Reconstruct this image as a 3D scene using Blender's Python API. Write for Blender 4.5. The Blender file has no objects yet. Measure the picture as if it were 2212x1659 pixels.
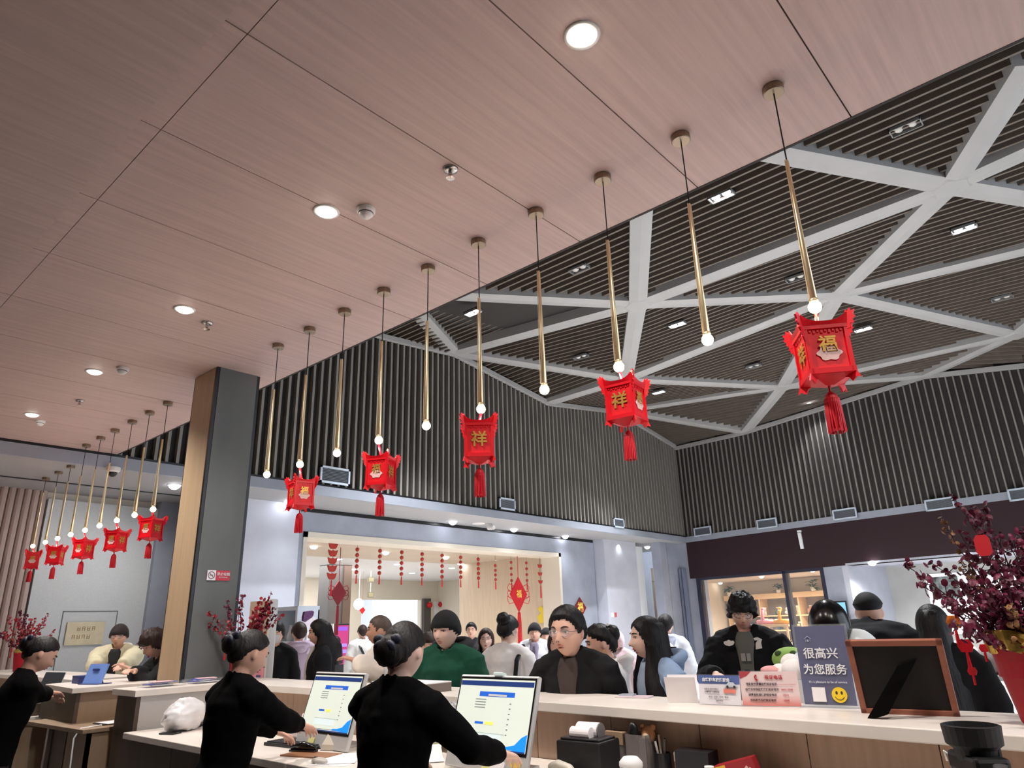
import bpy, bmesh, math, random
from math import sin, cos, pi, radians, exp, sqrt
from mathutils import Vector as V, Matrix as MX, noise as NZ
random.seed(7)
SC = bpy.context.scene
COL = SC.collection

# ------------------------------------------------------------------ camera
FPX, PITCH, ROLL, YAW, CAMZ = 1488.83558, 0.336041815, -0.0317454396, 0.721218629, 1.5
_cp, _sp = cos(PITCH), sin(PITCH)
C_D = V((cos(YAW) * _cp, sin(YAW) * _cp, _sp))
_r = V((sin(YAW), -cos(YAW), 0)); _u = _r.cross(C_D)
C_R = cos(ROLL) * _r + sin(ROLL) * _u
C_U = -sin(ROLL) * _r + cos(ROLL) * _u
C_P = V((0, 0, CAMZ))
cam = bpy.data.cameras.new('camera'); cam.sensor_width = 36; cam.lens = FPX / 2212 * 36
cam.clip_start = 0.05; cam.clip_end = 200
co = bpy.data.objects.new('camera', cam); COL.objects.link(co)
m = MX.Identity(4)
for i in range(3):
    m[i][0] = C_R[i]; m[i][1] = C_U[i]; m[i][2] = -C_D[i]; m[i][3] = C_P[i]
co.matrix_world = m
SC.camera = co
# ------------------------------------------------------------------ world, exposure
SC.view_settings.view_transform = 'Standard'; SC.view_settings.look = 'None'
SC.view_settings.gamma = 1; SC.view_settings.use_curve_mapping = False
SC.view_settings.exposure = 0.35
W = bpy.data.worlds.new('world'); SC.world = W; W.use_nodes = True
W.node_tree.nodes['Background'].inputs[0].default_value = (0.80, 0.88, 1.0, 1)
W.node_tree.nodes['Background'].inputs[1].default_value = 1.7
SC.cycles.use_denoising = True
SC.cycles.max_bounces = 8; SC.cycles.diffuse_bounces = 4; SC.cycles.glossy_bounces = 3
SC.cycles.transmission_bounces = 6; SC.cycles.transparent_max_bounces = 8
SC.cycles.caustics_reflective = False; SC.cycles.caustics_refractive = False
SC.cycles.sample_clamp_indirect = 4.0

# pixel of the 2212x1659 photograph -> point of the place
def ray(x, y): return C_D * FPX + C_R * (x - 1106) - C_U * (y - 829.5)
def at_z(x, y, z): v = ray(x, y); return C_P + v * ((z - CAMZ) / v.z)
def at_x(x, y, X): v = ray(x, y); return C_P + v * (X / v.x)
def at_y(x, y, Y): v = ray(x, y); return C_P + v * (Y / v.y)
def at_d(x, y, d): v = ray(x, y); return C_P + v * (d / sqrt(v.x * v.x + v.y * v.y))
RW_A, RW_B = V((19.76, 10.42, 0)), V((18.24, 1.63, 0))      # right wall line
RW_T = (RW_B - RW_A).normalized(); RW_N = V((RW_T.y, -RW_T.x, 0))  # normal into the hall
if RW_N.x > 0: RW_N = -RW_N
def at_rw(x, y, off=0.0):
    v = ray(x, y); a = RW_A + RW_N * off
    t = RW_N.dot(V((a.x, a.y, 0))) / RW_N.dot(V((v.x, v.y, 0)))
    return C_P + v * t

# ------------------------------------------------------------------ materials
def lin(c):
    return tuple(((x / 255) / 12.92 if x / 255 <= 0.04045 else ((x / 255 + 0.055) / 1.055) ** 2.4) for x in c) + (1,)
MATS = {}
def mat(name, col, rough=0.55, metal=0.0, noise=None, bump=0.0, emit=0.0, emit_col=None, trans=0.0, alpha=1.0, spec=None, coat=0.0):
    """noise=(scale, amount, (sx,sy,sz)) mixes the colour with a darker/lighter one."""
    if name in MATS: return MATS[name]
    M = bpy.data.materials.new(name); M.use_nodes = True
    nt = M.node_tree; b = nt.nodes['Principled BSDF']
    c = lin(col)
    b.inputs['Base Color'].default_value = c
    b.inputs['Roughness'].default_value = rough; b.inputs['Metallic'].default_value = metal
    if spec is not None: b.inputs['Specular IOR Level'].default_value = spec
    if coat: b.inputs['Coat Weight'].default_value = coat
    if trans: b.inputs['Transmission Weight'].default_value = trans
    if alpha < 1: b.inputs['Alpha'].default_value = alpha
    if emit:
        b.inputs['Emission Color'].default_value = lin(emit_col or col); b.inputs['Emission Strength'].default_value = emit
    if noise:
        tc = nt.nodes.new('ShaderNodeTexCoord'); mp = nt.nodes.new('ShaderNodeMapping')
        mp.inputs['Scale'].default_value = noise[2] if len(noise) > 2 else (1, 1, 1)
        nz = nt.nodes.new('ShaderNodeTexNoise'); nz.inputs['Scale'].default_value = noise[0]; nz.inputs['Detail'].default_value = 6
        rp = nt.nodes.new('ShaderNodeValToRGB')
        a = noise[1]
        rp.color_ramp.elements[0].position = 0.3; rp.color_ramp.elements[1].position = 0.7
        rp.color_ramp.elements[0].color = tuple(x * (1 - a) for x in c[:3]) + (1,)
        rp.color_ramp.elements[1].color = tuple(min(1, x * (1 + a)) for x in c[:3]) + (1,)
        nt.links.new(tc.outputs['Object'], mp.inputs[0]); nt.links.new(mp.outputs[0], nz.inputs['Vector'])
        nt.links.new(nz.outputs['Fac'], rp.inputs[0]); nt.links.new(rp.outputs[0], b.inputs['Base Color'])
        if bump:
            bp = nt.nodes.new('ShaderNodeBump'); bp.inputs['Strength'].default_value = bump; bp.inputs['Distance'].default_value = 0.01
            nt.links.new(nz.outputs['Fac'], bp.inputs['Height']); nt.links.new(bp.outputs[0], b.inputs['Normal'])
    MATS[name] = M
    return M

# ------------------------------------------------------------------ mesh builder
class MB:
    def __init__(s): s.v = []; s.f = []
    def add(s, vs, fs):
        o = len(s.v); s.v += [tuple(p) for p in vs]; s.f += [tuple(i + o for i in f) for f in fs]; return s
    def boxb(s, x0, x1, y0, y1, z0, z1):
        return s.add([(x0,y0,z0),(x1,y0,z0),(x1,y1,z0),(x0,y1,z0),(x0,y0,z1),(x1,y0,z1),(x1,y1,z1),(x0,y1,z1)],
                     [(0,3,2,1),(4,5,6,7),(0,1,5,4),(1,2,6,5),(2,3,7,6),(3,0,4,7)])
    def box(s, c, size, rot=None):
        c = V(c); h = [x / 2 for x in size]
        P = [V((sx*h[0], sy*h[1], sz*h[2])) for sz in (-1,1) for sx, sy in ((-1,-1),(1,-1),(1,1),(-1,1))]
        if rot is not None: P = [rot @ p for p in P]
        return s.add([c + p for p in P], [(0,3,2,1),(4,5,6,7),(0,1,5,4),(1,2,6,5),(2,3,7,6),(3,0,4,7)])
    def beam(s, a, b, w, d, up=V((0,0,1))):
        """box from a to b, width w (sideways) and depth d (along up)"""
        a, b = V(a), V(b); t = (b - a).normalized(); n = t.cross(up).normalized(); u = n.cross(t)
        P = [q + n*(sx*w/2) + u*(sz*d/2) for q in (a, b) for sx, sz in ((-1,-1),(1,-1),(1,1),(-1,1))]
        return s.add(P, [(0,1,2,3),(7,6,5,4),(0,4,5,1),(1,5,6,2),(2,6,7,3),(3,7,4,0)])
    def tube(s, pts, rad, n=8, cap=True, flat=None):
        pts = [V(p) for p in pts]; k = len(pts)
        if not hasattr(rad, '__len__'): rad = [rad] * k
        rings = []; prev = None
        for i, p in enumerate(pts):
            t = (pts[min(i+1,k-1)] - pts[max(i-1,0)]).normalized()
            if prev is None:
                a = V((0,0,1)) if abs(t.z) < 0.9 else V((1,0,0))
                prev = t.cross(a).normalized()
            n1 = (prev - t * prev.dot(t)).normalized(); n2 = t.cross(n1); prev = n1
            r = rad[i]
            r1, r2 = (r if hasattr(r, '__len__') else (r, r))
            rings.append([p + n1*(r1*cos(2*pi*j/n)) + n2*(r2*sin(2*pi*j/n)) for j in range(n)])
        return s.loft(rings, cap)
    def loft(s, rings, cap=True, closed=True):
        n = len(rings[0]); vs = [p for r in rings for p in r]; fs = []
        for i in range(len(rings)-1):
            for j in range(n if closed else n-1):
                a = i*n + j; b = i*n + (j+1) % n
                fs.append((a, b, b+n, a+n))
        if cap and closed:
            fs.append(tuple(range(n-1, -1, -1))); o = (len(rings)-1)*n; fs.append(tuple(range(o, o+n)))
        return s.add(vs, fs)
    def lathe(s, prof, n=16, c=(0,0,0), cap=True):
        c = V(c)
        return s.loft([[c + V((r*cos(2*pi*j/n), r*sin(2*pi*j/n), z)) for j in range(n)] for r, z in prof], cap)
    def sph(s, c, r, nu=12, nv=8, rot=None):
        c = V(c); r = r if hasattr(r, '__len__') else (r, r, r)
        vs = []; fs = []
        def T(p): p = V(p); return c + (rot @ p if rot is not None else p)
        vs.append(T((0,0,-r[2])))
        for i in range(1, nv):
            th = -pi/2 + pi*i/nv
            for j in range(nu):
                ph = 2*pi*j/nu; vs.append(T((r[0]*cos(th)*cos(ph), r[1]*cos(th)*sin(ph), r[2]*sin(th))))
        vs.append(T((0,0,r[2])))
        for j in range(nu):
            fs.append((0, 1+(j+1)%nu, 1+j))
            o = 1+(nv-2)*nu; fs.append((o+j, o+(j+1)%nu, len(vs)-1))
        for i in range(nv-2):
            for j in range(nu):
                a = 1+i*nu+j; b = 1+i*nu+(j+1)%nu; fs.append((a, b, b+nu, a+nu))
        return s.add(vs, fs)
    def prism(s, poly, ex):
        """poly: 3D points (planar), ex: extrusion vector"""
        ex = V(ex); n = len(poly); P = [V(p) for p in poly]
        return s.add(P + [p + ex for p in P], [tuple(range(n-1,-1,-1)), tuple(range(n, 2*n))] +
                     [(i, (i+1)%n, n+(i+1)%n, n+i) for i in range(n)])
    def xf(s, M):
        s.v = [tuple(M @ V(p)) for p in s.v]; return s
    def mesh(s, name, mt, smooth=False):
        me = bpy.data.meshes.new(name); me.from_pydata(s.v, [], s.f)
        bm = bmesh.new(); bm.from_mesh(me); bmesh.ops.recalc_face_normals(bm, faces=bm.faces); bm.to_mesh(me); bm.free()
        if mt: me.materials.append(mt)
        if smooth: me.polygons.foreach_set('use_smooth', [True]*len(me.polygons))
        return me
    def build(s, name, mt, parent=None, smooth=False, bevel=0.0, loc=None):
        o = bpy.data.objects.new(name, s.mesh(name, mt, smooth)); COL.objects.link(o)
        if parent: o.parent = parent
        if loc is not None: o.location = loc
        if bevel:
            b = o.modifiers.new('bevel', 'BEVEL'); b.width = bevel; b.segments = 2; b.limit_method = 'ANGLE'
        return o
def link(name, me, parent=None, M=None):
    o = bpy.data.objects.new(name, me); COL.objects.link(o)
    if parent: o.parent = parent
    if M is not None: o.matrix_local = M
    return o
def tag(o, label=None, cat=None, group=None, kind=None):
    if label: o['label'] = label
    if cat: o['category'] = cat
    if group: o['group'] = group
    if kind: o['kind'] = kind
    return o
def thing(name, label, cat, loc=(0,0,0), rz=0.0, group=None):
    o = bpy.data.objects.new(name, None); COL.objects.link(o); o.empty_display_size = 0.1
    o.location = loc; o.rotation_euler = (0, 0, rz)
    return tag(o, label, cat, group)
def struct(name, mb, mt, **k): return tag(mb.build(name, mt, **k), kind='structure')
def copy_tree(o, parent=None):
    c = o.copy(); COL.objects.link(c)
    if parent: c.parent = parent
    for ch in o.children: copy_tree(ch, c)
    return c
def frameM(o, x, y, z):
    """matrix with origin o and axes x, y, z"""
    M = MX.Identity(4)
    for i in range(3): M[i][0] = x[i]; M[i][1] = y[i]; M[i][2] = z[i]; M[i][3] = o[i]
    return M
_txt = {}
def text_mesh(s, size, mt, depth=0.0015, bold=0.0):
    k = (s, size, mt.name, depth, bold)
    if k in _txt: return _txt[k]
    cu = bpy.data.curves.new('text', 'FONT'); cu.body = s; cu.size = size; cu.align_x = 'CENTER'; cu.align_y = 'CENTER'
    cu.extrude = depth; cu.offset = bold; cu.resolution_u = 3
    o = bpy.data.objects.new('text', cu); COL.objects.link(o)
    dg = bpy.context.evaluated_depsgraph_get(); dg.update()
    me = bpy.data.meshes.new_from_object(o.evaluated_get(dg)); me.name = 'text'
    bpy.data.objects.remove(o); bpy.data.curves.remove(cu)
    me.materials.clear(); me.materials.append(mt)
    _txt[k] = me; return me
def text(s, size, mt, parent, M, name='lettering', depth=0.0015, bold=0.0):
    return link(name, text_mesh(s, size, mt, depth, bold), parent, M)
def point(loc, power, r=0.05, col=(1,1,1)):
    l = bpy.data.lights.new('lamp_light', 'POINT'); l.energy = power; l.shadow_soft_size = r; l.color = col
    o = bpy.data.objects.new('lamp_light', l); COL.objects.link(o); o.location = loc; return o
def spot(loc, power, angle=110, blend=0.6, r=0.06, col=(1,1,1), to=None):
    l = bpy.data.lights.new('lamp_light', 'SPOT'); l.energy = power; l.shadow_soft_size = r; l.color = col
    l.spot_size = radians(angle); l.spot_blend = blend
    o = bpy.data.objects.new('lamp_light', l); COL.objects.link(o); o.location = loc
    if to is not None: o.rotation_euler = (V(to) - V(loc)).to_track_quat('-Z', 'Y').to_euler()
    return o
def area(loc, power, sx, sy, col=(1,1,1), to=None):
    l = bpy.data.lights.new('lamp_light', 'AREA'); l.energy = power; l.shape = 'RECTANGLE'; l.size = sx; l.size_y = sy; l.color = col
    o = bpy.data.objects.new('lamp_light', l); COL.objects.link(o); o.location = loc
    if to is not None: o.rotation_euler = (V(to) - V(loc)).to_track_quat('-Z', 'Y').to_euler()
    return o

# ------------------------------------------------------------------ levels
ZC = 3.93          # front ceiling
XE = 3.40          # its edge along the atrium
ZS = 3.73          # soffit / strip lower edge
YB = 10.42         # back strip and slat wall
YP = 11.7          # portal wall
COUNTER_Z = 1.13
DESK_Z = 0.86

m_ceil = mat('ceiling_board', (192, 168, 162), 0.55, noise=(2.2, 0.10, (0.7, 16, 1)), bump=0.04)
m_ceil_dark = mat('ceiling_gap', (40, 34, 32), 0.8)
m_soffit = mat('soffit_paint', (168, 168, 170), 0.7)
m_strip = mat('strip_metal', (150, 156, 168), 0.45, noise=(3, 0.05))
m_slat = mat('slat_bronze', (134, 130, 124), 0.5, noise=(4, 0.1, (1, 1, .2)))
m_slat_back = mat('slat_backing', (48, 45, 43), 0.8)
m_cslat = mat('ceiling_slat', (104, 94, 86), 0.6, noise=(4, .1))
m_beam = mat('beam_white', (166, 166, 165), 0.6, noise=(2, 0.04))
m_plaster = mat('grey_plaster', (158, 164, 178), 0.55, noise=(1.6, 0.14), bump=0.03)
m_plaster2 = mat('pale_plaster', (196, 200, 212), 0.5, noise=(1.4, 0.1))
m_cream = mat('cream_paint', (224, 216, 202), 0.6)
m_white = mat('white_paint', (232, 234, 236), 0.6)
m_wood = mat('beige_wood', (206, 188, 166), 0.5, noise=(2.2, 0.08, (14, 14, .8)))
m_floor = mat('floor_tile', (224, 220, 216), 0.3, noise=(2, 0.08))
m_black = mat('black_trim', (18, 19, 24), 0.35)

# ------------------------------------------------------------------ lights
DL_Y = [1.287 + 1.945*k for k in range(-2, 5)]
for y in DL_Y: spot((2.0, y, ZC - 0.05), 165, 130, 0.9, 0.07, (1, .94, .88), to=(2.0, y, 0))
# ================================================================== STRUCTURE
struct('floor', MB().boxb(2.2, 32, -14, 30, -0.1, 0).boxb(-7, 2.2, 7.4, 30, -.1, 0), m_floor)
struct('floor.001', MB().boxb(-7, 2.2, -14, 7.4, -0.1, 0), mat('staff_floor', (62, 58, 56), .6, noise=(3, .1)))  # unseen floor, made dark to cut bounce onto the wooden ceiling
# ---- front ceiling of long boards with open joints
def ceil_panel(parent, x0, x1, y0, y1, z):
    return MB().boxb(x0+.002, x1-.002, y0+.0035, y1-.0035, z, z+.02).build('panel', m_ceil, parent)
ceil = struct('ceiling', MB().boxb(.9, XE-.01, -6, YB, ZC+.02, ZC+.16), m_ceil_dark)
ys = [-6 + 0.0]
seams = [0.585 - 0.872*k for k in range(7, 0, -1)] + [0.585 + 0.872*k for k in range(0, 12)]
seams = [-6] + [y for y in seams if -5.9 < y < YB - .2] + [YB]
for a, b in zip(seams, seams[1:]):
    ceil_panel(ceil, 1.0, XE, a, b, ZC)
    ceil_panel(ceil, .86, 1.0, a, b, ZC)
ceil2 = struct('ceiling.001', MB().boxb(-7, .84, -6, YB, ZC-.07, ZC+.16), m_ceil_dark)
ceil_panel(ceil2, -7, .87, -6, YB, ZC-.09)
struct('trim_1', MB().boxb(XE-.01, XE+.01, -6, YB, ZC-.002, 7.6), m_slat_back)
# ---- rear soffit, strip
struct('ceiling.002', MB().boxb(-7, RW_A.x+1.5, YB+.06, 13.2, ZS, ZS+.05), m_soffit)
struct('trim_2', MB().boxb(-7, RW_A.x, YB, YB+.06, ZS, ZS+.165), m_strip)
struct('trim_3', MB().boxb(-7, XE, YB+.012, YB+.05, ZS+.165, ZS+.4).boxb(XE, RW_A.x, YB+.012, YB+.05, ZS+.165, ZS+.2), m_black)
struct('trim_4', MB().boxb(1.6, 6.0, 11.86, 11.9, ZS-.012, ZS-.001), m_black)
# right strip
def rwbox(t0, t1, n0, n1, z0, z1, mb=None):
    """box along the right wall: t metres from the far corner, n metres out from it"""
    mb = mb or MB(); a = RW_A
    P = [a + RW_T*t + RW_N*n for t, n in ((t0,n0),(t1,n0),(t1,n1),(t0,n1))]
    return mb.add([(p.x,p.y,z) for z in (z0,z1) for p in P], [(0,3,2,1),(4,5,6,7),(0,1,5,4),(1,2,6,5),(2,3,7,6),(3,0,4,7)])
struct('trim_5', rwbox(-.1, 18, -.3, .05, ZS, ZS+.165), m_strip)
# ---- slat walls above the strips; top follows the folded ceiling
def wall_top_back(x):
    K = [(-7, 6.9), (8.03, 7.09), (9.94, 7.26), (13.28, 6.82), (16.54, 7.26), (19.9, 6.72)]
    for (a, za), (b, zb) in zip(K, K[1:]):
        if x <= b: return za + (zb - za) * (x - a) / (b - a)
    return 6.72
RT = [(0, 6.70), (2.55, 6.63), (7.6, 6.86), (9.6, 6.51), (18, 6.9)]
def wall_top_right(t):
    for (a, za), (b, zb) in zip(RT, RT[1:]):
        if t <= b: return za + (zb - za) * max(0, t - a) / (b - a)
    return 6.9
wb = struct('wall_back', MB().prism([(2.9, YB+.12, ZS+.1), (19.9, YB+.12, ZS+.1), (19.9, YB+.12, 7.8), (2.9, YB+.12, 7.8)], (0, .1, 0)), m_slat_back)
x = 3.42
while x < 19.8:
    MB().boxb(x, x+.045, YB+.02, YB+.12, ZS+.2, wall_top_back(x)-.04).build('slat', m_slat, wb); x += .1585
pts = [(-.2, ZS+.1), (18, ZS+.1), (18, 7.8), (-.2, 7.8)]
wr = struct('wall_right', MB().prism([RW_A + RW_T*t - RW_N*.0 + V((0,0,z)) for t, z in pts], -RW_N*.1), m_slat_back)
t = .1
while t < 15:
    rwbox(t, t+.028, 0, .05, ZS+.165, wall_top_right(t)-.03).build('slat', m_slat, wr); t += .1585
# edge trims along the wall tops
K = [(3.4, 7.0), (8.03, 7.09), (9.94, 7.26), (13.28, 6.82), (16.54, 7.26), (19.8, 6.74)]
mb = MB()
for (a, za), (b, zb) in zip(K, K[1:]): mb.beam((a, YB+.0, za), (b, YB+.0, zb), .1, .1)
struct('trim_6', mb, m_beam)
mb = MB()
for (a, za), (b, zb) in zip(RT, RT[1:]): mb.beam(RW_A+RW_T*a+RW_N*.05+V((0,0,za)), RW_A+RW_T*b+RW_N*.05+V((0,0,zb)), .1, .1)
struct('trim_7', mb, m_beam)

# ---- folded atrium ceiling: beams on a triangular lattice, slats in each facet
def nz_(x, y, z): return at_z(x, y, z)
N = dict(A=nz_(2055,405,6.9), B=nz_(1810,640,7.1), C=nz_(1378,660,6.9), G=nz_(1690,838,7.0), H=nz_(1352,822,6.9), J=nz_(2195,725,6.85),
         D=V((9.94,YB,7.26)), E=V((13.28,YB,6.82)), Q=V((16.54,YB,7.26)), F=V((19.76,YB,6.72)),
         I=RW_A+RW_T*2.55+V((0,0,6.63)), R=RW_A+RW_T*7.6+V((0,0,6.86)), R2=RW_A+RW_T*9.6+V((0,0,6.51)),
         R3=RW_A+RW_T*18+V((0,0,6.9)), W0=V((8.03,YB,7.09)), W1=V((3.4,YB,7.0)),
         S=nz_(2502,476,6.9), U1=nz_(2230,137,6.9), U2=nz_(2450,228,6.9))
def ext(a, px, py, z, X):
    b = nz_(px, py, z); a = N[a]; t = (X - a.x) / (b.x - a.x); return a + (b - a) * t
N['K'] = ext('A', 1690, 335, 6.95, 3.45); N['N'] = ext('C', 1385, 470, 6.95, 3.45)
N['L'] = ext('C', 1000, 640, 6.95, 3.45); N['M'] = ext('D', 905, 690, 7.1, 3.45)
for k in 'KNLM': N[k].z = 7.0
N['P0'] = V((3.45, -6, 7.0)); N['P1'] = V((12, -6, 6.9)); N['P2'] = RW_A+RW_T*16.5+V((0,0,6.9))
atr = struct('ceiling.003', MB().boxb(XE, 20.5, -6.5, YB+.2, 7.75, 7.85), m_slat_back)
BEAMS = ['AB','AC','AK','AU1','AU2','AS','BC','BS','BJ','BG','BH','CD','CH','CL','CN','DH','EH','HQ','HG','QG','QI','GI','GR','GJ','JR','JS','DM']
def nm(s):
    out = []; i = 0
    while i < len(s):
        if i+1 < len(s) and s[i+1].isdigit(): out.append(s[i:i+2]); i += 2
        else: out.append(s[i]); i += 1
    return out
for bs in BEAMS:
    a, b = [N[k] for k in nm(bs)]
    t = (b - a).normalized(); n = t.cross(V((0,0,1))).normalized(); u = V((0,0,1)); w, d = .16, .022
    mb = MB()
    # shallow V profile underneath, box above
    P = [q + n*sx + u*sz for q in (a, b) for sx, sz in ((-w, .22), (-w, .0), (0, -d), (w, .0), (w, .22))]
    mb.add(P, [(0,1,2,3,4),(9,8,7,6,5)] + [(i, 5+i, 5+(i+1)%5, (i+1)%5) for i in range(5)])
    mb.build('beam', m_beam, atr)
hub = MB()
for k in 'ABCGHJ':
    p = N[k]; hub.lathe([(.24, -.05), (.26, .2)], 12, p)
for k in ('A','B','C','G','H','J'):
    p = N[k]; MB().lathe([(.22, -.026), (.27, .0), (.27, .2)], 6, p).build('beam_node', m_beam, atr)
FAC = ['K A U1 P0','K N C A','N L C','L M D C','M W1 W0 D','C D H','D E H','C H B','A C B','H E Q','H Q G','B H G','Q G I','Q I F','G I R','G R J','B G J','B J S','A B S','A S U2','A U2 U1','J R R2','J R2 S','S R2 R3 U2']
def clip(poly, a, b, c):
    """keep a*x+b*y<=c"""
    out = []
    for i in range(len(poly)):
        p, q = poly[i], poly[(i+1) % len(poly)]
        dp = a*p[0]+b*p[1]-c; dq = a*q[0]+b*q[1]-c
        if dp <= 0: out.append(p)
        if dp*dq < 0:
            t = dp/(dp-dq); out.append((p[0]+(q[0]-p[0])*t, p[1]+(q[1]-p[1])*t))
    return out
slats = []
for fc in FAC:
    P = [N[k] for k in fc.split()]
    nrm = (P[1]-P[0]).cross(P[2]-P[0])
    def zz(x, y, P=P, nrm=nrm): return P[0].z - (nrm.x*(x-P[0].x) + nrm.y*(y-P[0].y))/nrm.z
    c = sum(P, V((0,0,0)))/len(P)
    MB().prism([p + V((0,0,.2)) for p in P], (0,0,.02)).build('facet', m_slat_back, atr)
    xs = [p.x for p in P]; x = math.ceil(min(xs)/.16)*.16
    while x < max(xs):
        pl = clip(clip([(p.x, p.y) for p in P], 1, 0, x+.018), -1, 0, -(x-.018))
        x += .16
        if len(pl) < 3: continue
        y0 = min(p[1] for p in pl); y1 = max(p[1] for p in pl)
        if y1 - y0 < .12 or y1 < -1.2: continue
        slats.append((x-.16, y0, y1, zz))
slats.sort(key=lambda s: (s[0]**2 + ((s[1]+s[2])/2)**2) / max(.2, s[2]-s[1]))
rest = MB()
for i, (x, y0, y1, zz) in enumerate(slats):
    mb = MB(); o = [(x-.018), (x+.018)]
    P = []
    for y in (y0, y1):
        z = zz(x, y)
        P += [(o[0],y,z+.07),(o[1],y,z+.07),(o[1],y,z+.2),(o[0],y,z+.2)]
    F_ = [(0,1,2,3),(7,6,5,4),(0,4,5,1),(1,5,6,2),(2,6,7,3),(3,7,4,0)]
    if i < 290: MB().add(P, F_).build('slat', m_cslat, atr)
    else: rest.add(P, F_)
tag(rest.build('far_slats', m_cslat, atr), kind='stuff')

# ---- enclosing walls outside the view
m_backw = mat('back_office_wall', (120, 108, 98), .7)
struct('wall_behind', MB().boxb(-7.1, -7, -6, 14, 0, ZC+.2), m_backw)
struct('wall_front', MB().boxb(-7, XE, -6.1, -6, 0, ZC+.2), m_backw)
struct('wall_outer', MB().boxb(XE, 20, -6.5, -6.4, 7.0, 7.8), m_cream)   # above the unseen side, left open to let sky light fill in

struct('wall_back_filler', MB().boxb(15.3, 22, 13.0, 13.1, 0, 8).boxb(19.86, 20.4, 10.2, 10.85, 0, ZS), m_plaster)  # added filler, blocks sky light coming through gaps at the far corner
# ---- back wall below the soffit
def pY(x, y, Y): return at_y(x, y, Y)
wl = struct('wall_portal', MB(), m_plaster)
def slab(x0, x1, y0, y1, z0, z1, mt, name='panel', par=wl): return MB().boxb(x0, x1, y0, y1, z0, z1).build(name, mt, par)
PX0, PX1, PZ = 7.22, 15.05, 3.28
slab(5.0, 6.98, YP-.25, YP+.3, 0, ZS, m_plaster2)
slab(7.0, PX0, YP, YP+.3, 0, ZS-.08, m_plaster)
slab(PX0, PX1, YP, YP+.3, PZ, ZS-.08, m_plaster, 'lintel')
slab(PX1, 16.6, YP, YP+.3, 0, ZS-.08, m_plaster)
slab(16.63, 18.3, YP-.35, YP+.3, 0, ZS, m_plaster2)
slab(18.3, 18.75, YP-.30, YP+.1, 0, ZS-.1, m_white, 'light_niche')
slab(18.3, 19.0, YP+.1, YP+.3, 0, ZS, m_plaster)
slab(18.78, 19.15, YP-.9, YP-.6, 0, ZS, m_plaster)
slab(19.17, 20.4, YP-.9, YP-.6, 0, ZS, m_plaster)
slab(6.9, 16.9, YP+.02, YP+.06, ZS-.06, ZS, m_black, 'shadow_strip')  # solid black strip standing in for the shadow line below the soffit
# beige lining of the portal
mb = MB().boxb(PX0, PX0+.09, YP-.02, YP+.6, 0, PZ).boxb(PX1-.09, PX1, YP-.02, YP+.6, 0, PZ).boxb(PX0, PX1, YP-.02, YP+.6, PZ-.1, PZ)
struct('trim_8', mb, m_cream)
# ---- rooms seen through the portal
YM, YR = 15.6, 22.0
PCZ = 3.28
m_beigec = mat('beige_ceiling', (205, 190, 172), 0.6, noise=(2, .05))
struct('ceiling.004', MB().boxb(PX0-.5, PX1+.3, YP+.3, YM, PCZ, PCZ+.05), m_beigec)
struct('ceiling.005', MB().boxb(2, 22, YM, YR+7, PCZ+.0, PCZ+.05), m_white)
struct('wall_portal_right', MB().boxb(PX1, PX1+.2, YP+.3, YM, 0, PCZ), m_wood)
struct('wall_portal_left', MB().boxb(PX0-.7, PX0-.5, YP+.3, YR, 0, PCZ), m_cream)
struct('wall_far_right', MB().boxb(20, 20.2, YM, YR, 0, PCZ), m_cream)
struct('wall_far_side', MB().boxb(PX1+.2, 20, YM-.1, YM, 0, PCZ), m_cream)
fx = lambda x, y=1380: at_y(x, y, YR).x
wf = struct('wall_far', MB(), m_cream)
for a, b, z0, z1 in ((fx(560), fx(778), 0, PCZ), (fx(778), fx(908), 2.55, PCZ), (fx(908), 20, 0, PCZ)):
    MB().boxb(a, b, YR, YR+.2, z0, z1).build('panel', m_cream, wf)
MB().boxb(fx(911), fx(926), YR-.12, YR, 0, 2.6).build('post', mat('dark_post', (78, 74, 72)), wf)
MB().boxb(fx(936), fx(1000), YR-.03, YR, 0, 2.5).build('door_panel', m_white, wf)
struct('wall_daylight', MB().boxb(6, 22, YR+7, YR+7.1, 0, PCZ), m_white)
# bright street window at the far end
wn = tag(MB().boxb(fx(780)-.2, fx(818)+1.2, YR+6.9, YR+6.98, .3, 2.9).build('window_1', mat('daylight_pane', (240, 246, 255), .3, emit=2.2)), kind='structure')
fr = MB(); xa, xb = fx(780)-.2, fx(818)+1.2
for i in range(4): fr.boxb(xa+(xb-xa)*i/3-.04, xa+(xb-xa)*i/3+.04, YR+6.82, YR+6.9, .3, 2.9)
for z in (.3, 1.7, 2.9): fr.boxb(xa, xb, YR+6.82, YR+6.9, z-.04, z+.04)
fr.build('window_frame', m_white, wn)
area((13, YR+5, 3.2), 220, 6, 3, (.95, .98, 1), to=(13, YR+5, 0))
area((13, 18.6, PCZ-.02), 200, 5, 4, (1, .98, .95), to=(13, 18.6, 0))
# dark column inside
cx = at_y(722, 1300, 17.5).x
co_ = struct('wall_column', MB().boxb(cx-.35, cx+.12, 17.3, 17.8, 0, PCZ), mat('column_grey', (120, 118, 118), .5))
MB().boxb(cx+.12, cx+.38, 17.25, 17.8, 0, PCZ).build('wood_cladding', mat('column_brown', (120, 100, 90), .5), co_)

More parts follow.
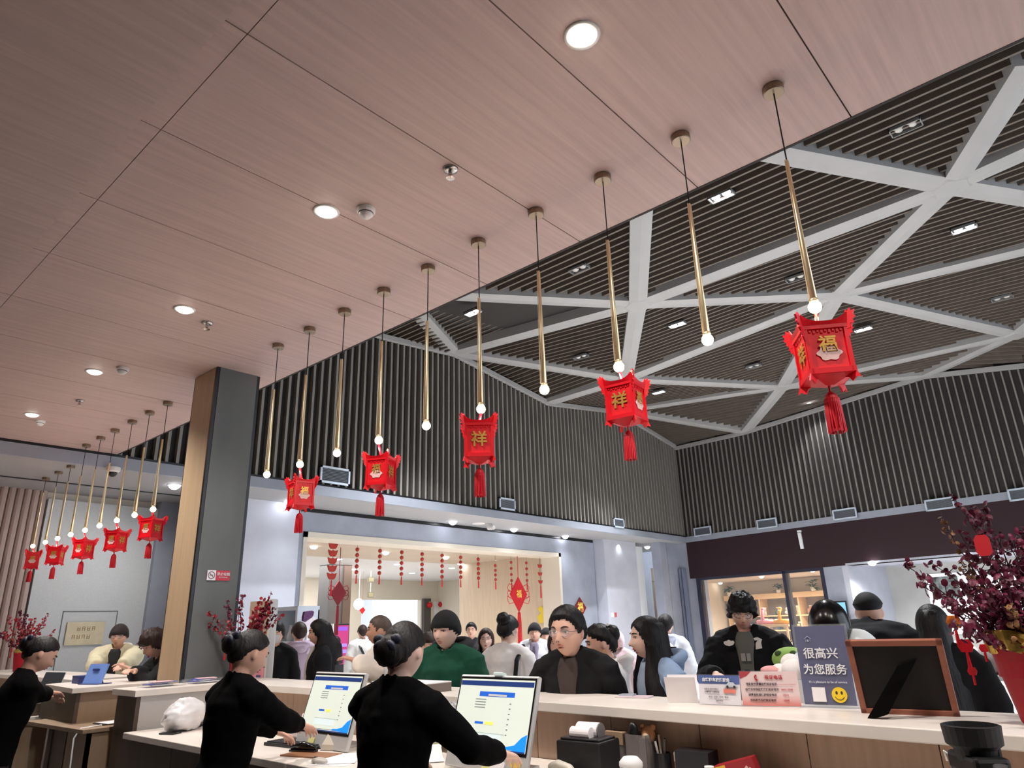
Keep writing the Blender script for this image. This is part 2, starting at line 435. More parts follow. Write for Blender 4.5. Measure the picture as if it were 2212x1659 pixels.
# ---- recessed downlights
m_lamp = mat('lamp_glow', (255, 246, 232), .3, emit=14)
m_lamp2 = mat('lamp_glow_cool', (248, 250, 255), .3, emit=14)
m_ring = mat('lamp_ring', (225, 222, 218), .4)
def downlight(label, loc, r=.055, drop=.012, group=None, m=None):
    t = thing('ceiling_downlight', label, 'ceiling light', loc, 0, group)
    MB().lathe([(r, -.004), (r*1.28, -.006), (r*1.32, 0), (r*1.3, .004), (r, .004)], 20, cap=False).build('trim_ring', m_ring, t, smooth=True)
    MB().sph((0,0,0), (r, r, drop), 20, 8).build('lens', m or m_lamp, t, smooth=True)  # lens bulges below the ceiling, shaped to show a round glow
    return t
nth = ['nearest', 'second', 'third', 'fourth', 'fifth']
k = 0
for y in DL_Y:
    if y < 1: continue
    downlight('round glowing downlight in the wooden ceiling, %s of the row running away from the camera' % nth[k], (2.0, y, ZC), .062, .028, 'downlights in the wooden ceiling'); k += 1
sof = [((978,1127),'first'), ((1110,1143),'second'), ((1221,1158),'third'), ((1316,1170),'fourth'), ((1398,1181),'fifth')]
for (px, py), w in sof:
    p = at_z(px, py, ZS); downlight('small round downlight in the grey soffit over the portal, %s from the left' % w, p, .085, .075, 'soffit downlights', m_lamp2)
    spot(p + V((0,-.3,-.12)), 30, 130, 1.0, .08, (.95, .97, 1), to=p + V((0,-.3,-3)))
p = at_z(625, 1082, ZS); downlight('soffit downlight half hidden behind the smallest of the five right-hand lanterns', p, .085, .075, 'soffit downlights', m_lamp2)
spot(p + V((0,-.5,-.12)), 30, 120, 1.0, .08, (.95, .97, 1), to=p + V((0,-.4,-3)))
p = at_z(377, 1048, ZS); downlight('bright downlight in the low soffit just left of the stone pillar', p, .085, .07, None, m_lamp2)
spot(p + V((0,0,-.06)), 150, 160, .9, .06, (1, .97, .93), to=p + V((-.6,.5,-3)))
for (px, py), w in (((678,1180),'leftmost'), ((833,1193),'second'), ((963,1203),'third'), ((1075,1211),'rightmost')):
    p = at_z(px, py, PCZ); downlight('round downlight in the beige ceiling inside the portal, %s of four' % w if w != 'second' and w != 'third' else 'round downlight in the beige ceiling inside the portal, %s from the left of four' % w, p, .085, .065, 'portal downlights')
    spot(p + V((0,0,-.06)), 170, 150, .8, .06, (1, .94, .86), to=p + V((0,0,-3)))
for i, (px, py) in enumerate(((731,1208),(858,1219),(762,1230),(890,1238),(976,1227),(1000,1244),(995,1218))):
    p = at_z(px, py, PCZ); downlight('oblong lamp in the white far room ceiling, seen %s' % ['just right of the ingot garland','between the second and third bead string','near the first bead string','by the third bead string','by the sixth bead string, upper one','right of the sixth bead string','by the sixth bead string, lower one'][i], p, .10, .02, 'far room lamps', m_lamp2)

# ---- double spot fixtures between the atrium slats
m_fix = mat('fixture_grey', (130, 130, 130), .5)
m_lampoff = mat('lamp_unlit', (200, 198, 192), .2)
m_spotlit = mat('spot_glow', (250, 250, 255), .3, emit=20)
def twin_spot(px, py, lit, label, z=6.98):
    p = at_z(px, py, z)
    t = thing('twin_spotlight', label, 'ceiling light', p, radians(90), 'twin spotlights in the slatted ceiling')
    t.scale = (.66, .66, .66)
    fr = MB(); a, b, w = .26, .13, .018
    fr.boxb(-a, a, -b, -b+w, -.012, .05).boxb(-a, a, b-w, b, -.012, .05).boxb(-a, -a+w, -b, b, -.012, .05).boxb(a-w, a, -b, b, -.012, .05)
    fr.build('frame', m_fix, t); MB().boxb(-a, a, -b, b, .05, .07).build('housing', m_black, t)
    for s in (-1, 1):
        MB().lathe([(.055, .0), (.085, .03), (.09, .05)], 16, (s*.115, 0, 0)).build('lamp', m_spotlit if lit else m_lampoff, t, smooth=True)
    if lit: spot(p + V((0,0,-.1)), 1700 if px != 1745 else 160, 95, .7, .1, (.97, .98, 1), to=p + V((0,0,-5)))
    return t
TW = [(1558,425,1,'lit twin spotlight between pendant cords, largest glow near the wooden ceiling edge'),
      (2083,495,1,'lit twin spotlight below the big white beam junction at the right'),
      (1463,702,1,'lit twin spotlight left of the second pendant bulb from the right'),
      (1865,712,1,'lit twin spotlight just right of the nearest red lantern'),
      (1022,676,1,'lit twin spotlight behind the third lantern pendant, close to the wooden ceiling edge'),
      (1423,848,1,'lit twin spotlight just right of the second nearest lantern'),
      (1745,862,1,'lit twin spotlight near the tassel of the nearest lantern'),
      (1957,277,0,'unlit twin spotlight with white frame in the nearest slatted triangle'),
      (1251,582,0,'unlit twin spotlight near the wooden ceiling edge, left of the vertical white beam'),
      (1255,772,0,'small unlit twin spotlight right of the lone pendant bulb near the back wall'),
      (1720,602,0,'unlit twin spotlight left of the nearest lantern pendant rod'),
      (2165,645,0,'unlit twin spotlight at the right edge of the slatted ceiling'),
      (1628,792,0,'unlit twin spotlight left of the nearest lantern body'),
      (1556,904,0,'tiny unlit twin spotlight in the far corner triangle'),
      (1967,802,0,'unlit twin spotlight in the flat facet above the right wall')]
for a in TW: twin_spot(*a)

# ---- ceiling fittings
m_det = mat('detector_white', (225, 222, 220), .4); m_chrome = mat('chrome', (190, 188, 186), .25, 1.0)
def detector(px, py, z, label, r=.056):
    t = thing('smoke_detector', label, 'smoke detector', at_z(px, py, z))
    MB().lathe([(r, 0), (r, -.02), (r*.86, -.03)], 20).build('base', m_det, t, smooth=False)
    MB().lathe([(r*.80, -.03), (r*.80, -.038), (r*.5, -.058), (0.001, -.062)], 20).build('sensor_dome', m_det, t, smooth=True)
    MB().lathe([(r*.82, -.031), (r*.82, -.036)], 20).build('vent_slot', m_black, t)
detector(791, 452, ZC, 'round white smoke detector beside the second glowing downlight')
detector(265, 795, ZC, 'white smoke detector beside the fourth downlight, above the far pendants')
detector(88, 909, ZC, 'white smoke detector touching the glow of the farthest downlight', .05)
def sprinkler(px, py, label):
    t = thing('fire_sprinkler', label, 'sprinkler', at_z(px, py, ZC))
    MB().lathe([(.045, 0), (.04, -.012), (.015, -.016)], 16).build('escutcheon', m_chrome, t, smooth=True)
    MB().lathe([(.012, -.01), (.012, -.045), (.004, -.05)], 10).build('nozzle', m_chrome, t)
    MB().lathe([(.006, -.055), (.025, -.058), (.025, -.061), (.004, -.064)], 12).build('deflector', m_chrome, t)
sprinkler(973, 365, 'chrome fire sprinkler in the middle of the wooden ceiling')
sprinkler(448, 697, 'small fire sprinkler right of the third downlight')
sprinkler(173, 865, 'small dark fire sprinkler above the far row of pendants')
def dome_cam(px, py, label, r=.09):
    t = thing('security_camera', label, 'security camera', at_z(px, py, ZS))
    MB().lathe([(r, 0), (r, -.05), (r*.75, -.07)], 18).build('housing', m_det, t, smooth=False)
    MB().sph((0,0,-.065), (r*.7, r*.7, r*.75), 16, 8).build('dome', m_black, t, smooth=True)
dome_cam(245, 1010, 'white dome security camera with black lens under the low soffit')
t = thing('soffit_speaker', 'flat white oval plate in the soffit next to a small camera', 'speaker', at_z(1033, 1130, ZS))
MB().lathe([(.16, 0), (.15, -.02), (.1, -.03)], 20).build('cover', m_det, t, smooth=True)
t = thing('security_camera', 'small white bullet camera under the soffit over the portal', 'security camera', at_z(1060, 1131, ZS))
MB().boxb(-.02, .02, -.02, .02, -.06, 0).build('bracket', m_det, t)
MB().tube([(0,.08,-.09), (0,-.1,-.1)], .05, 10).build('body', m_det, t)

# ---- air grilles on the slat walls
m_grille = mat('grille_grey', (120, 128, 138), .5); m_gf = mat('grille_frame', (196, 208, 222), .5)
def grille(M, w, h, label):
    t = thing('air_grille', label, 'air vent', (0,0,0), 0, 'air grilles on the slatted walls'); t.matrix_local = M
    b = .035; fr = MB()
    fr.boxb(-w/2, w/2, -.03, 0, -h/2, -h/2+b).boxb(-w/2, w/2, -.03, 0, h/2-b, h/2).boxb(-w/2, -w/2+b, -.03, 0, -h/2, h/2).boxb(w/2-b, w/2, -.03, 0, -h/2, h/2)
    fr.build('frame', m_gf, t); MB().boxb(-w/2, w/2, -.004, .02, -h/2, h/2).build('backing', mat('grille_dark', (60, 66, 74), .7), t)
    n = 9
    for i in range(n):
        z = -h/2 + b + (h-2*b)*(i+.5)/n
        MB().box((0,-.014,z), (w-2*b, .018, .006), MX.Rotation(.5, 3, 'X')).build('louvre', m_grille, t)
for px, py, w, h, l in ((723,1028,.62,.30,'white framed air grille on the slatted back wall between the two leftmost near lanterns'),
                     (1095,1089,.53,.26,'white framed air grille on the back wall right of the middle lantern tassel'),
                     (1336,1130,.50,.25,'white framed air grille on the back wall, nearest the corner')):
    grille(MX.Translation(at_y(px, py, YB-.0)), w, h, l)
ax, az = -RW_T, V((0,0,1)); ay = -RW_N
for px, py, w, h, l in ((1518,1148,.62,.26,'dim air grille on the right slatted wall, nearest the corner'),
                     (1657,1131,.62,.26,'air grille on the right slatted wall, second from the corner'),
                     (1825,1110,.62,.26,'air grille on the right slatted wall above the grey pilaster'),
                     (2030,1089,.62,.26,'air grille on the right slatted wall behind the tall berry branches'),
                     (2215,1066,.62,.26,'air grille on the right slatted wall cut by the right edge of the picture')):
    grille(frameM(at_rw(px, py, .11), RW_T, ay, az), w, h, l)

# ---- right wall below the strip: maroon fascia, shop window, pilaster, alcove
m_maroon = mat('maroon_fascia', (40, 15, 25), .7, noise=(3, .1))
def tz(x, y, off=0):
    p = at_rw(x, y, off); return (p - RW_A).dot(RW_T), p.z
FZ = 2.66
wrl = struct('wall_right_lower', MB(), m_plaster)
rwbox(-.02, 18, -.35, .0, FZ, ZS).build('fascia', m_maroon, wrl)
T0 = tz(1510, 1300)[0]; T1 = tz(1702, 1300)[0]; T2 = tz(1786, 1300)[0]; T3 = tz(1832, 1300)[0]
m_navy = mat('navy_frame', (34, 38, 58), .4)
w2 = struct('window_2', MB(), m_navy)
rwbox(T0-.02, T0+.12, -.2, .0, 0, FZ).build('frame_post', m_navy, w2)
rwbox(T1-.05, T1+.05, -.2, .0, 0, FZ).build('mullion', m_navy, w2)
rwbox(T2-.05, T2+.06, -.2, .0, 0, FZ).build('frame_post', m_navy, w2)
rwbox(T0, T2, -.2, .0, FZ-.07, FZ).build('frame_head', m_navy, w2)
m_glass = mat('shop_glass', (235, 245, 248), .03, alpha=.06)
rwbox(T0+.12, T1-.05, -.10, -.09, .05, FZ-.07).build('pane', m_glass, w2)
rwbox(T1+.05, T2-.05, -.10, -.09, .05, FZ-.07).build('pane', m_glass, w2)
for i in range(3):
    rwbox(-.28-.1*i+.05, -.22-.1*i+.05, -.02, .1+.02*i, 0, FZ+.3).build('corner_fin', mat('fin_metal', (128, 136, 156), .4), wrl)
rwbox(T2+.06, T3, -.6, .0, 0, FZ).build('pilaster', m_plaster, wrl)
rwbox(T3, T3+.14, -2.2, .0, 0, FZ).build('pilaster_edge', m_plaster2, wrl)
rwbox(T3+.1, 18, -2.2, -2.1, 0, FZ).build('alcove_wall', mat('alcove_plaster', (190, 190, 186), .6, noise=(1.2, .12)), wrl)
rwbox(T3+.1, 18, -2.2, .0, FZ, FZ+.05).build('alcove_soffit', m_plaster2, wrl)
for px, py in ((1884,1217),(2092,1200)):
    p = at_z(px, py, FZ-.01); downlight('small downlight in the alcove soffit right of the shop window' if px < 1900 else 'small downlight in the alcove soffit behind the berry branches', p, .085, .06, 'alcove downlights', m_lamp2)
    spot(p + V((0,0,-.06)), 230, 150, .8, .06, (1, .98, .95), to=p + V((0,0,-3)))
# white bracket lamp on the fascia
t = thing('wall_bracket', 'slim white wall bracket hanging on the maroon fascia', 'bracket', at_rw(1727, 1150, .04))
MB().boxb(-.04, .04, -.05, .05, 0, .05).build('mount', m_white, t); MB().box((0,-.0,-.22), (.09,.08,.42), MX.Rotation(-.12, 3, 'Y')).build('body', m_white, t, bevel=.01)
# alcove poster
def rw_board(name, label, cat, px0, py0, px1, py1, off, th, mt):
    a = at_rw(px0, py1, off); b = at_rw(px1, py0, off)
    w = (V((b.x, b.y, 0)) - V((a.x, a.y, 0))).length; h = b.z - a.z
    t = thing(name, label, cat); t.matrix_local = frameM(V((a.x, a.y, a.z)), RW_T, -RW_N, V((0,0,1)))
    return t, w, h
t, w, h = rw_board('wall_poster', 'white lit poster board on the alcove wall behind the berry branches', 'poster', 2025, 1225, 2230, 1370, -2.05, .03, None)
MB().boxb(0, w, -.0, .04, 0, h).build('board', mat('poster_white', (240, 240, 242), .5, emit=.35), t)
MB().boxb(.1, .75, -.012, 0, h-.62, h-.08).build('picture', mat('poster_photo', (120, 128, 126), .5, noise=(7, .9)), t)

# ---- the shop behind the glass
m_shopc = mat('shop_ceiling', (196, 180, 166), .6); m_shopw = mat('shop_wall', (226, 214, 196), .6); m_shelf = mat('shop_wood', (222, 186, 142), .5, noise=(2, .06, (1, 1, 8)))
DS = 4.2
sh = struct('wall_shop', MB(), m_shopw)
rwbox(-1.6, T2+.25, -DS-.1, -DS, 0, 2.8).build('back_panel', m_shopw, sh)
rwbox(-1.7, -1.6, -DS, -.2, 0, 3.1).build('side_panel', m_shopw, sh)
rwbox(T2+.25, T2+.35, -DS, -.62, 0, 3.1).build('side_panel', m_shopw, sh)
tag(rwbox(-1.7, T2+.35, -DS, -.2, 2.66, 2.7).build('ceiling.006', m_shopc), kind='structure')
for li, (px, py) in enumerate(((1517,1256),(1556,1259),(1595,1261),(1600,1243),(1645,1245),(1630,1264),(1719,1253),(1754,1256),(1755,1232))):
    p = at_z(px, py, 2.66)
    downlight('small round lamp in the shop ceiling, %s from the left' % ['first','second','third','fourth','sixth','fifth','seventh','eighth','ninth'][[0,1,2,3,6-0,4+1,6,7,8][li] if li not in (4,5) else (4 if li == 4 else 5)], p, .07, .05, 'shop ceiling lamps')
for tt in (.6, 2.2, 3.8): 
    p = RW_A + RW_T*tt - RW_N*2.2 + V((0,0,2.6)); spot(p, 260, 160, .8, .1, (1, .92, .80), to=p + V((0,0,-3)))
cab = thing('shop_shelving', 'pale wood wall shelving full of goods behind the shop glass', 'shelving')
for z in (2.06,): rwbox(-1.5, T2+.2, -DS+.02, -DS+.55, z, z+.16).build('top_board', m_shelf, cab)
for z in (.55, 1.05, 1.5): rwbox(-1.5, T2+.2, -DS+.02, -DS+.45, z, z+.035).build('shelf', m_shelf, cab)
for tt in (-1.45, -.2, 1.2, 2.6, 4.0): rwbox(tt, tt+.05, -DS+.02, -DS+.48, 0, 2.06).build('upright', m_shelf, cab)
rwbox(-1.5, T2+.2, -DS+.01, -DS+.03, 0, 2.06).build('back_panel', mat('shop_grey', (140, 128, 116), .6, noise=(3,.2)), cab)
# plants on the shelving
m_leaf = mat('leaf_green', (52, 92, 58), .5, noise=(9, .25)); m_leaf2 = mat('leaf_dark', (40, 62, 44), .5)
def leaf_mb(mb, base, d, L, w):
    d = V(d).normalized(); s = d.cross(V((0,0,1))).normalized(); up = s.cross(d)
    prev = None; P = []
    for i, (a, ww) in enumerate(((0,.05),(.3,.9),(.6,1),(.85,.6),(1,.02))):
        c = V(base) + d*(L*a) - V((0,0,1))*(L*.5*a*a); P.append((c + s*(w*ww/2), c + up*(-.12*w*ww), c - s*(w*ww/2)))
    vs = [q for r in P for q in r]; fs = []
    for i in range(4):
        for j in range(2): fs.append((i*3+j, i*3+j+1, i*3+j+4, i*3+j+3))
    mb.add(vs, fs)
def pot_plant(p, label, s, mt, n=16, seed=1, pot=(230, 220, 205)):
    rnd = random.Random(seed)
    t = thing('shop_plant', label, 'plant', p, 0, 'plants on the shop shelving')
    MB().lathe([(.07*s, 0), (.09*s, .12*s), (.085*s, .12*s), (.06*s, .1*s)], 12).build('pot', mat('pot_%d' % pot[0], pot, .5), t)
    MB().tube([(0,0,.1*s), (.01,0,.2*s), (0,.01,.3*s)], .014*s, 6).build('stem', m_leaf2, t)
    for i in range(n):
        a = rnd.uniform(0, 2*pi); mb = MB()
        leaf_mb(mb, (0,0,.1*s + .22*s*rnd.random()), (cos(a), sin(a), rnd.uniform(.1, 1.1)), s*rnd.uniform(.22,.36), s*.13)
        mb.build('leaf', mt, t)
for i, (px, s, mt, l) in enumerate(((1524,.85,m_leaf,'bushy green plant at the left end of the shop shelving'), (1575,.9,m_leaf,'spreading green plant on the shelving left of the young man in the vest'),
                       (1682,.8,m_leaf2,'small dark spiky plant on the shelving just left of the mullion'), (1758,.9,m_leaf,'bright green plant with big leaves on the shelving right of the mullion'))):
    p = at_rw(px, 1280, -DS+.62); p.z = 2.22; pot_plant(p, l, s, mt, 18, i)
# goods on the shelves
gcol = [(120,104,92),(210,200,186),(84,84,88),(176,120,96),(60,72,104),(200,184,150),(150,140,132),(226,214,206),(92,70,60),(70,96,84)]
gi = 0
ORD = ['first','second','third','fourth','fifth','sixth','seventh','eighth','ninth','tenth','eleventh','twelfth','thirteenth','fourteenth','fifteenth']
def slab_label(k, z, gi, c):
    lum = sum(c)/3; tone = 'dark' if lum < 100 else ('pale' if lum > 190 else 'mid-toned')
    return '%s %s on the %s shop shelf, %s from the left' % (tone, ['soft toy with ears','lidded goods box','bottle-shaped jar'][gi % 3], 'lowest' if z < 1 else ('middle' if z < 1.3 else 'upper'), ORD[k])
for z in (.585, 1.085, 1.535):
    for k in range(15):
        tt = -1.3 + k*.4 + random.uniform(-.05,.05); gi += 1
        base = RW_A + RW_T*tt - RW_N*(DS-.25) + V((0,0,z))
        h = random.uniform(.2,.36); w = random.uniform(.08,.15); c = gcol[(gi*7+k) % len(gcol)]
        mt = mat('goods_%d_%d' % (c[0], c[2]), c, .6, noise=(14, .35))
        t = thing('shop_item', slab_label(k, z, gi, c), 'shop goods', base, random.uniform(-.4,.4), 'goods on the shop shelves')
        if gi % 3 == 0:
            MB().sph((0,0,h*.36), (w*.95, w*.8, h*.36), 10, 8).build('body', mt, t, smooth=True)
            MB().sph((0,0,h*.85), (w*.66, w*.6, h*.25), 10, 8).build('head', mt, t, smooth=True)
            for s in (-1,1): MB().sph((s*w*.5,0,h*1.05), (w*.2,w*.12,h*.1), 8, 6).build('ear', mt, t, smooth=True)
        elif gi % 3 == 1:
            MB().boxb(-w, w, -w*.6, w*.6, 0, h*.85).build('box_body', mt, t, bevel=.01)
            MB().boxb(-w*1.03, w*1.03, -w*.62, w*.62, h*.85, h).build('lid', mat('goods_lid', (230,224,214), .6), t)
        else:
            MB().lathe([(w*.7,0),(w*.8,h*.3),(w*.75,h*.65),(w*.3,h*.8),(w*.3,h)], 12).build('bottle_body', mt, t, smooth=True)
            MB().lathe([(w*.34,h),(w*.34,h*1.1)], 12).build('cap', mat('goods_lid', (230,224,214), .6), t)
# inflatable swim toys: pink flamingo-like and orange duck-like rings above a display stand
st = thing('display_stand', 'low wooden display table carrying swim rings inside the shop', 'display stand')
a0, a1 = tz(1648, 1340, -1.6)[0], tz(1700, 1340, -1.6)[0]
zst = at_rw(1665, 1349, -1.6).z
rwbox(a0-.1, a1+.2, -1.9, -1.3, zst-.06, zst).build('table_top', m_shelf, st)
for tt in (a0, a1+.08):
    for nn in (-1.85, -1.4): rwbox(tt, tt+.05, nn, nn+.05, 0, zst-.06).build('leg', m_shelf, st)
def swim_ring(px, col, label, seed):
    p = at_rw(px, 1349, -1.6); p.z = zst
    m = mat('vinyl_%d' % seed, col, .3); t = thing('swim_ring', label, 'swim ring', p)
    pts = [(0.2*cos(a), .2*sin(a), .075) for a in [2*pi*i/20 for i in range(21)]]
    MB().tube(pts, .07, 10).build('ring', m, t, smooth=True)
    MB().tube([(-.17,0,.1),(-.2,0,.22),(-.16,0,.34),(-.1,0,.4)], [.06,.045,.045,.05], 10).build('neck', m, t, smooth=True)
    MB().sph((-.08,0,.42), (.075,.06,.06), 12, 8).build('head', m, t, smooth=True)
    MB().tube([(-.02,0,.41),(.05,0,.38)], [.03,.008], 8).build('beak', mat('vinyl_beak', (236,150,60), .3), t)
swim_ring(1655, (240, 150, 160), 'pink inflatable bird-shaped swim ring behind the shop glass', 1)
swim_ring(1692, (240, 168, 60), 'orange inflatable bird-shaped swim ring beside the pink one', 2)
# monitor on the pilaster
t = thing('wall_monitor', 'flat monitor with bluish screen mounted on the grey pilaster', 'monitor', at_rw(1808, 1335, .3), math.atan2(RW_T.y, RW_T.x))
MB().boxb(-.30, .30, 0, .05, -.55, .4).build('casing', m_black, t, bevel=.01); MB().boxb(-.27, .27, -.006, 0, -.5, .36).build('screen', mat('screen_teal', (120, 180, 205), .3, emit=.4), t)
MB().boxb(-.05, .05, .05, .3, -.05, .05).build('arm', m_black, t)
# ================================================================== PENDANTS AND LANTERNS
m_brass = mat('brass', (250, 232, 190), .34, .85); m_bronze = mat('bronze_canopy', (150, 132, 112), .35, .9)
m_cord = mat('black_cord', (24, 20, 24), .6)
m_bulb = mat('bulb_glow', (255, 238, 205), .3, emit=16, emit_col=(255, 232, 190))
m_bulbcap = mat('bulb_glass', (255, 250, 240), .1, emit=3)
XP = 2.9
def pendant(y, ztop, zrod, zb, label):
    t = thing('pendant_lamp', label, 'pendant lamp', (XP, y, ztop), 0, 'slim brass pendant lamps')
    MB().lathe([(.048, 0), (.05, -.004), (.05, -.034), (.046, -.038), (.008, -.038)], 20).build('canopy', m_bronze, t)
    MB().tube([(0,0,-.036), (0,0,zrod - ztop)], .0035, 6).build('cord', m_cord, t)
    L = zrod - ztop; B = zb - ztop
    MB().lathe([(.004, L+.01), (.008, L), (.011, (L+B)/2), (.0165, B+.030), (.012, B+.025)], 12).build('rod', m_brass, t, smooth=True)
    for a in (0.9, 2.6):   # two slender guide wires beside the rod
        MB().tube([(.011*cos(a), .011*sin(a), L*.98), (.022*cos(a), .022*sin(a), B+.035)], .0022, 5).build('guide_wire', m_brass, t)
    MB().sph((0,0,B), (.028,.028,.028), 16, 10).build('bulb', m_bulb, t, smooth=True)
    MB().lathe([(.016, B+.021), (.021, B+.028), (.018, B+.038)], 12).build('socket', m_brass, t, smooth=True)
    return t
PY = [.80 + .5022*k for k in range(10)]
names_r = ['nearest', 'second', 'third', 'fourth', 'fifth', 'sixth', 'seventh', 'eighth', 'ninth', 'tenth']
for k, y in enumerate(PY):
    w = 'carrying a red lantern' if k % 2 == 0 else 'with a bare glowing bulb'
    pendant(y, ZC, 3.5, 2.752, 'brass pendant %s, %s from the right in the near row' % (w, names_r[k]))
LY = [7.60, 8.08, 8.58, 9.11, 9.59, 10.10, 10.60, 11.1, 11.65]
for k, y in enumerate(LY):
    w = 'carrying a red lantern' if k % 2 == 0 else 'with a bare bulb'
    pendant(y, ZC if y < YB else ZS, 3.5, 2.752, 'slim pendant %s, %s leftwards from the pillar in the far row' % (w, names_r[k].replace('nearest', 'first')))
    if k % 2 == 0: point((XP, y, 2.66), 3, .04, (1, .85, .65))
for y in PY[::2]: point((XP, y, 2.69), 3.5, .03, (1, .85, .65))

m_red = mat('lantern_red', (222, 8, 28), .5, noise=(18, .14), emit=.04)  # faint glow added to lift the red, also in trim and tassels
m_red2 = mat('lantern_red_trim', (218, 12, 30), .4, emit=.05)
m_redd = mat('tassel_red', (196, 10, 32), .55, noise=(60, .3, (1, 1, .05)), emit=.05)
m_gold = mat('gold_print', (214, 168, 84), .35, .5)
m_pinkw = mat('cloud_print', (236, 196, 190), .5)
def lantern_parts():
    P = {}
    h, a = .125, .096
    def sq(a, z): return [(-a,-a,z),(a,-a,z),(a,a,z),(-a,a,z)]
    P['body'] = (MB().loft([sq(.03, h+.012), sq(a*1.02, h), sq(a, h-.012), sq(a*.985, 0), sq(a, -h+.02), sq(a*1.0, -h), sq(.02, -h-.035)]), m_red)
    fr = MB()
    for q in range(4):
        R_ = MX.Rotation(q*pi/2, 3, 'Z')
        for c, s in (((0,-a-.004,h-.012),(2*a+.02,.014,.022)),((0,-a-.003,-h+.014),(2*a+.02,.012,.026)),((-a+.004,-a-.003,0),(.016,.012,2*h)),((a-.004,-a-.003,0),(.016,.012,2*h))):
            fr.box(R_ @ V(c), s, R_)
        # pierced fringe under the top rail
        for i in range(9):
            x = -a+.025+(2*a-.05)*i/8
            fr.box(R_ @ V((x,-a-.003,h-.03-.006*(i%2))), (.011,.004,.016), R_)
        # sagging eave between the corner plumes
        n = 9
        for i in range(n):
            x0 = -a*1.08+2.16*a*i/n; x1 = -a*1.08+2.16*a*(i+1)/n
            zf = lambda x: h+.012+.030*(abs(x)/a)**3
            fr.add([R_ @ V(p) for p in ((x0,-a-.012,h-.004),(x1,-a-.012,h-.004),(x1,-a-.02,zf(x1)),(x0,-a-.02,zf(x0)),(x0,-a-.004,h-.004),(x1,-a-.004,h-.004),(x1,-a-.010,zf(x1)),(x0,-a-.010,zf(x0)))],
                   [(0,1,2,3),(7,6,5,4),(3,2,6,7),(0,3,7,4),(1,5,6,2),(0,4,5,1)])
    P['frame'] = (fr, m_red2)
    return P, h, a
def plume(flip=1):
    poly = [(0,-.045),(.012,.0),(.010,.03),(.026,.062),(.030,.048),(.046,.066),(.048,.046),(.066,.05),(.056,.028),(.066,.016),(.05,.004),(.054,-.014),(.036,-.014),(.034,-.036),(.016,-.034)]
    return MB().prism([(x, -.005, z*flip) for x, z in poly], (0, .010, 0))
def skirt():
    return MB().prism([(x, -.004, z) for x, z in [(-.02,.03),(.004,.03),(.014,-.004),(.026,-.034),(.008,-.026),(-.016,-.044),(-.03,-.02),(-.055,-.012)]], (0, .008, 0))
def cloud():
    pts = []
    for i in range(28):
        a = 2*pi*i/28; r = .052 + .006*cos(6*a)
        pts.append((r*1.05*cos(a), 0, -.024 + r*.72*sin(a)))
    return MB().prism(pts, (0,-.002,0))
LP_, LH, LA = lantern_parts()
me_plume = plume().mesh('corner_plume', m_red2); me_skirt = skirt().mesh('skirt_point', m_red); me_cloud = cloud().mesh('cloud_print', m_pinkw)
me_body = LP_['body'][0].mesh('body', m_red); me_fr = LP_['frame'][0].mesh('frame', m_red2)
me_fu = text_mesh('福', .085, m_gold, .002, .002); me_xi = text_mesh('祥', .115, m_gold, .002, .0025)
tmb = MB().lathe([(.004,.0),(.012,-.008),(.026,-.02),(.034,-.045),(.036,-.06)], 16)
nst = 22
for i in range(nst):
    a = 2*pi*i/nst; tmb.tube([(.030*cos(a),.030*sin(a),-.04),(.034*cos(a),.034*sin(a),-.12),(.035*cos(a)+random.uniform(-.004,.004),.035*sin(a)+random.uniform(-.004,.004),-.205)], [.0055,.0055,.004], 5)
tmb.lathe([(.028,-.05),(.028,-.19)], 12)
me_tas = tmb.mesh('tassel', m_redd, False)
ck = MB().tube([(0,0,.2),(0,0,.0)], .007, 6)
def lantern(px, py, Y, yaw, label, yp=None, sc=.76):
    p = at_y(px, py, Y) if False else at_x(px, py, XP)
    p = V((XP, Y, p.z))
    q = at_y(px, py, Y)
    t = thing('red_palace_lantern', label, 'lantern', (q.x, Y, q.z), yaw, 'red palace lanterns'); t.scale = (sc, sc, sc)
    link('body', me_body, t); link('frame', me_fr, t)
    for k in range(4):
        a = pi/4 + k*pi/2
        c = V((cos(a), sin(a), 0)) * (LA*1.414)
        link('corner_plume', me_plume, t, MX.Translation(c*.93 + V((0,0,LH+.0))) @ MX.Rotation(a, 4, 'Z'))
        link('side_plume', me_plume, t, MX.Translation(c*.93 + V((0,0,LH-.05))) @ MX.Rotation(a, 4, 'Z') @ MX.Scale(.7, 4))
        link('skirt_point', me_skirt, t, MX.Translation(c + V((0,0,-LH))) @ MX.Rotation(a, 4, 'Z'))
        F_ = MX.Rotation(k*pi/2, 4, 'Z') @ MX.Translation(V((0,-LA-.003,-.005))) @ MX.Rotation(pi/2, 4, 'X')
        if k % 2 == 0:
            link('blessing_character', me_fu, t, MX.Rotation(k*pi/2, 4, 'Z') @ MX.Translation(V((0,-LA-.006,.018))) @ MX.Rotation(pi/2, 4, 'X'))
            link('cloud_print', me_cloud, t, MX.Rotation(k*pi/2, 4, 'Z') @ MX.Translation(V((0,-LA-.002,0))))
        else:
            link('blessing_character', me_xi, t, F_)
    zt = 2.73 - q.z; e = MX.Rotation(-yaw, 3, 'Z') @ V((XP-q.x, (yp if yp is not None else Y)-Y, 0))
    MB().tube([(e.x/sc,e.y/sc,zt/sc),(.0,0,LH+.01)], .008/sc, 6).build('hanging_ribbon', m_red2, t)
    MB().sph((0,0,LH+.03), (.013,.013,.018), 8, 6).build('knot', m_red2, t)
    MB().tube([(0,0,-LH-.03),(0,0,-LH-.06)], .006, 6).build('tassel_cord', m_redd, t)
    link('tassel', me_tas, t, MX.Translation((0,0,-LH-.06)))
    return t
R_ = radians
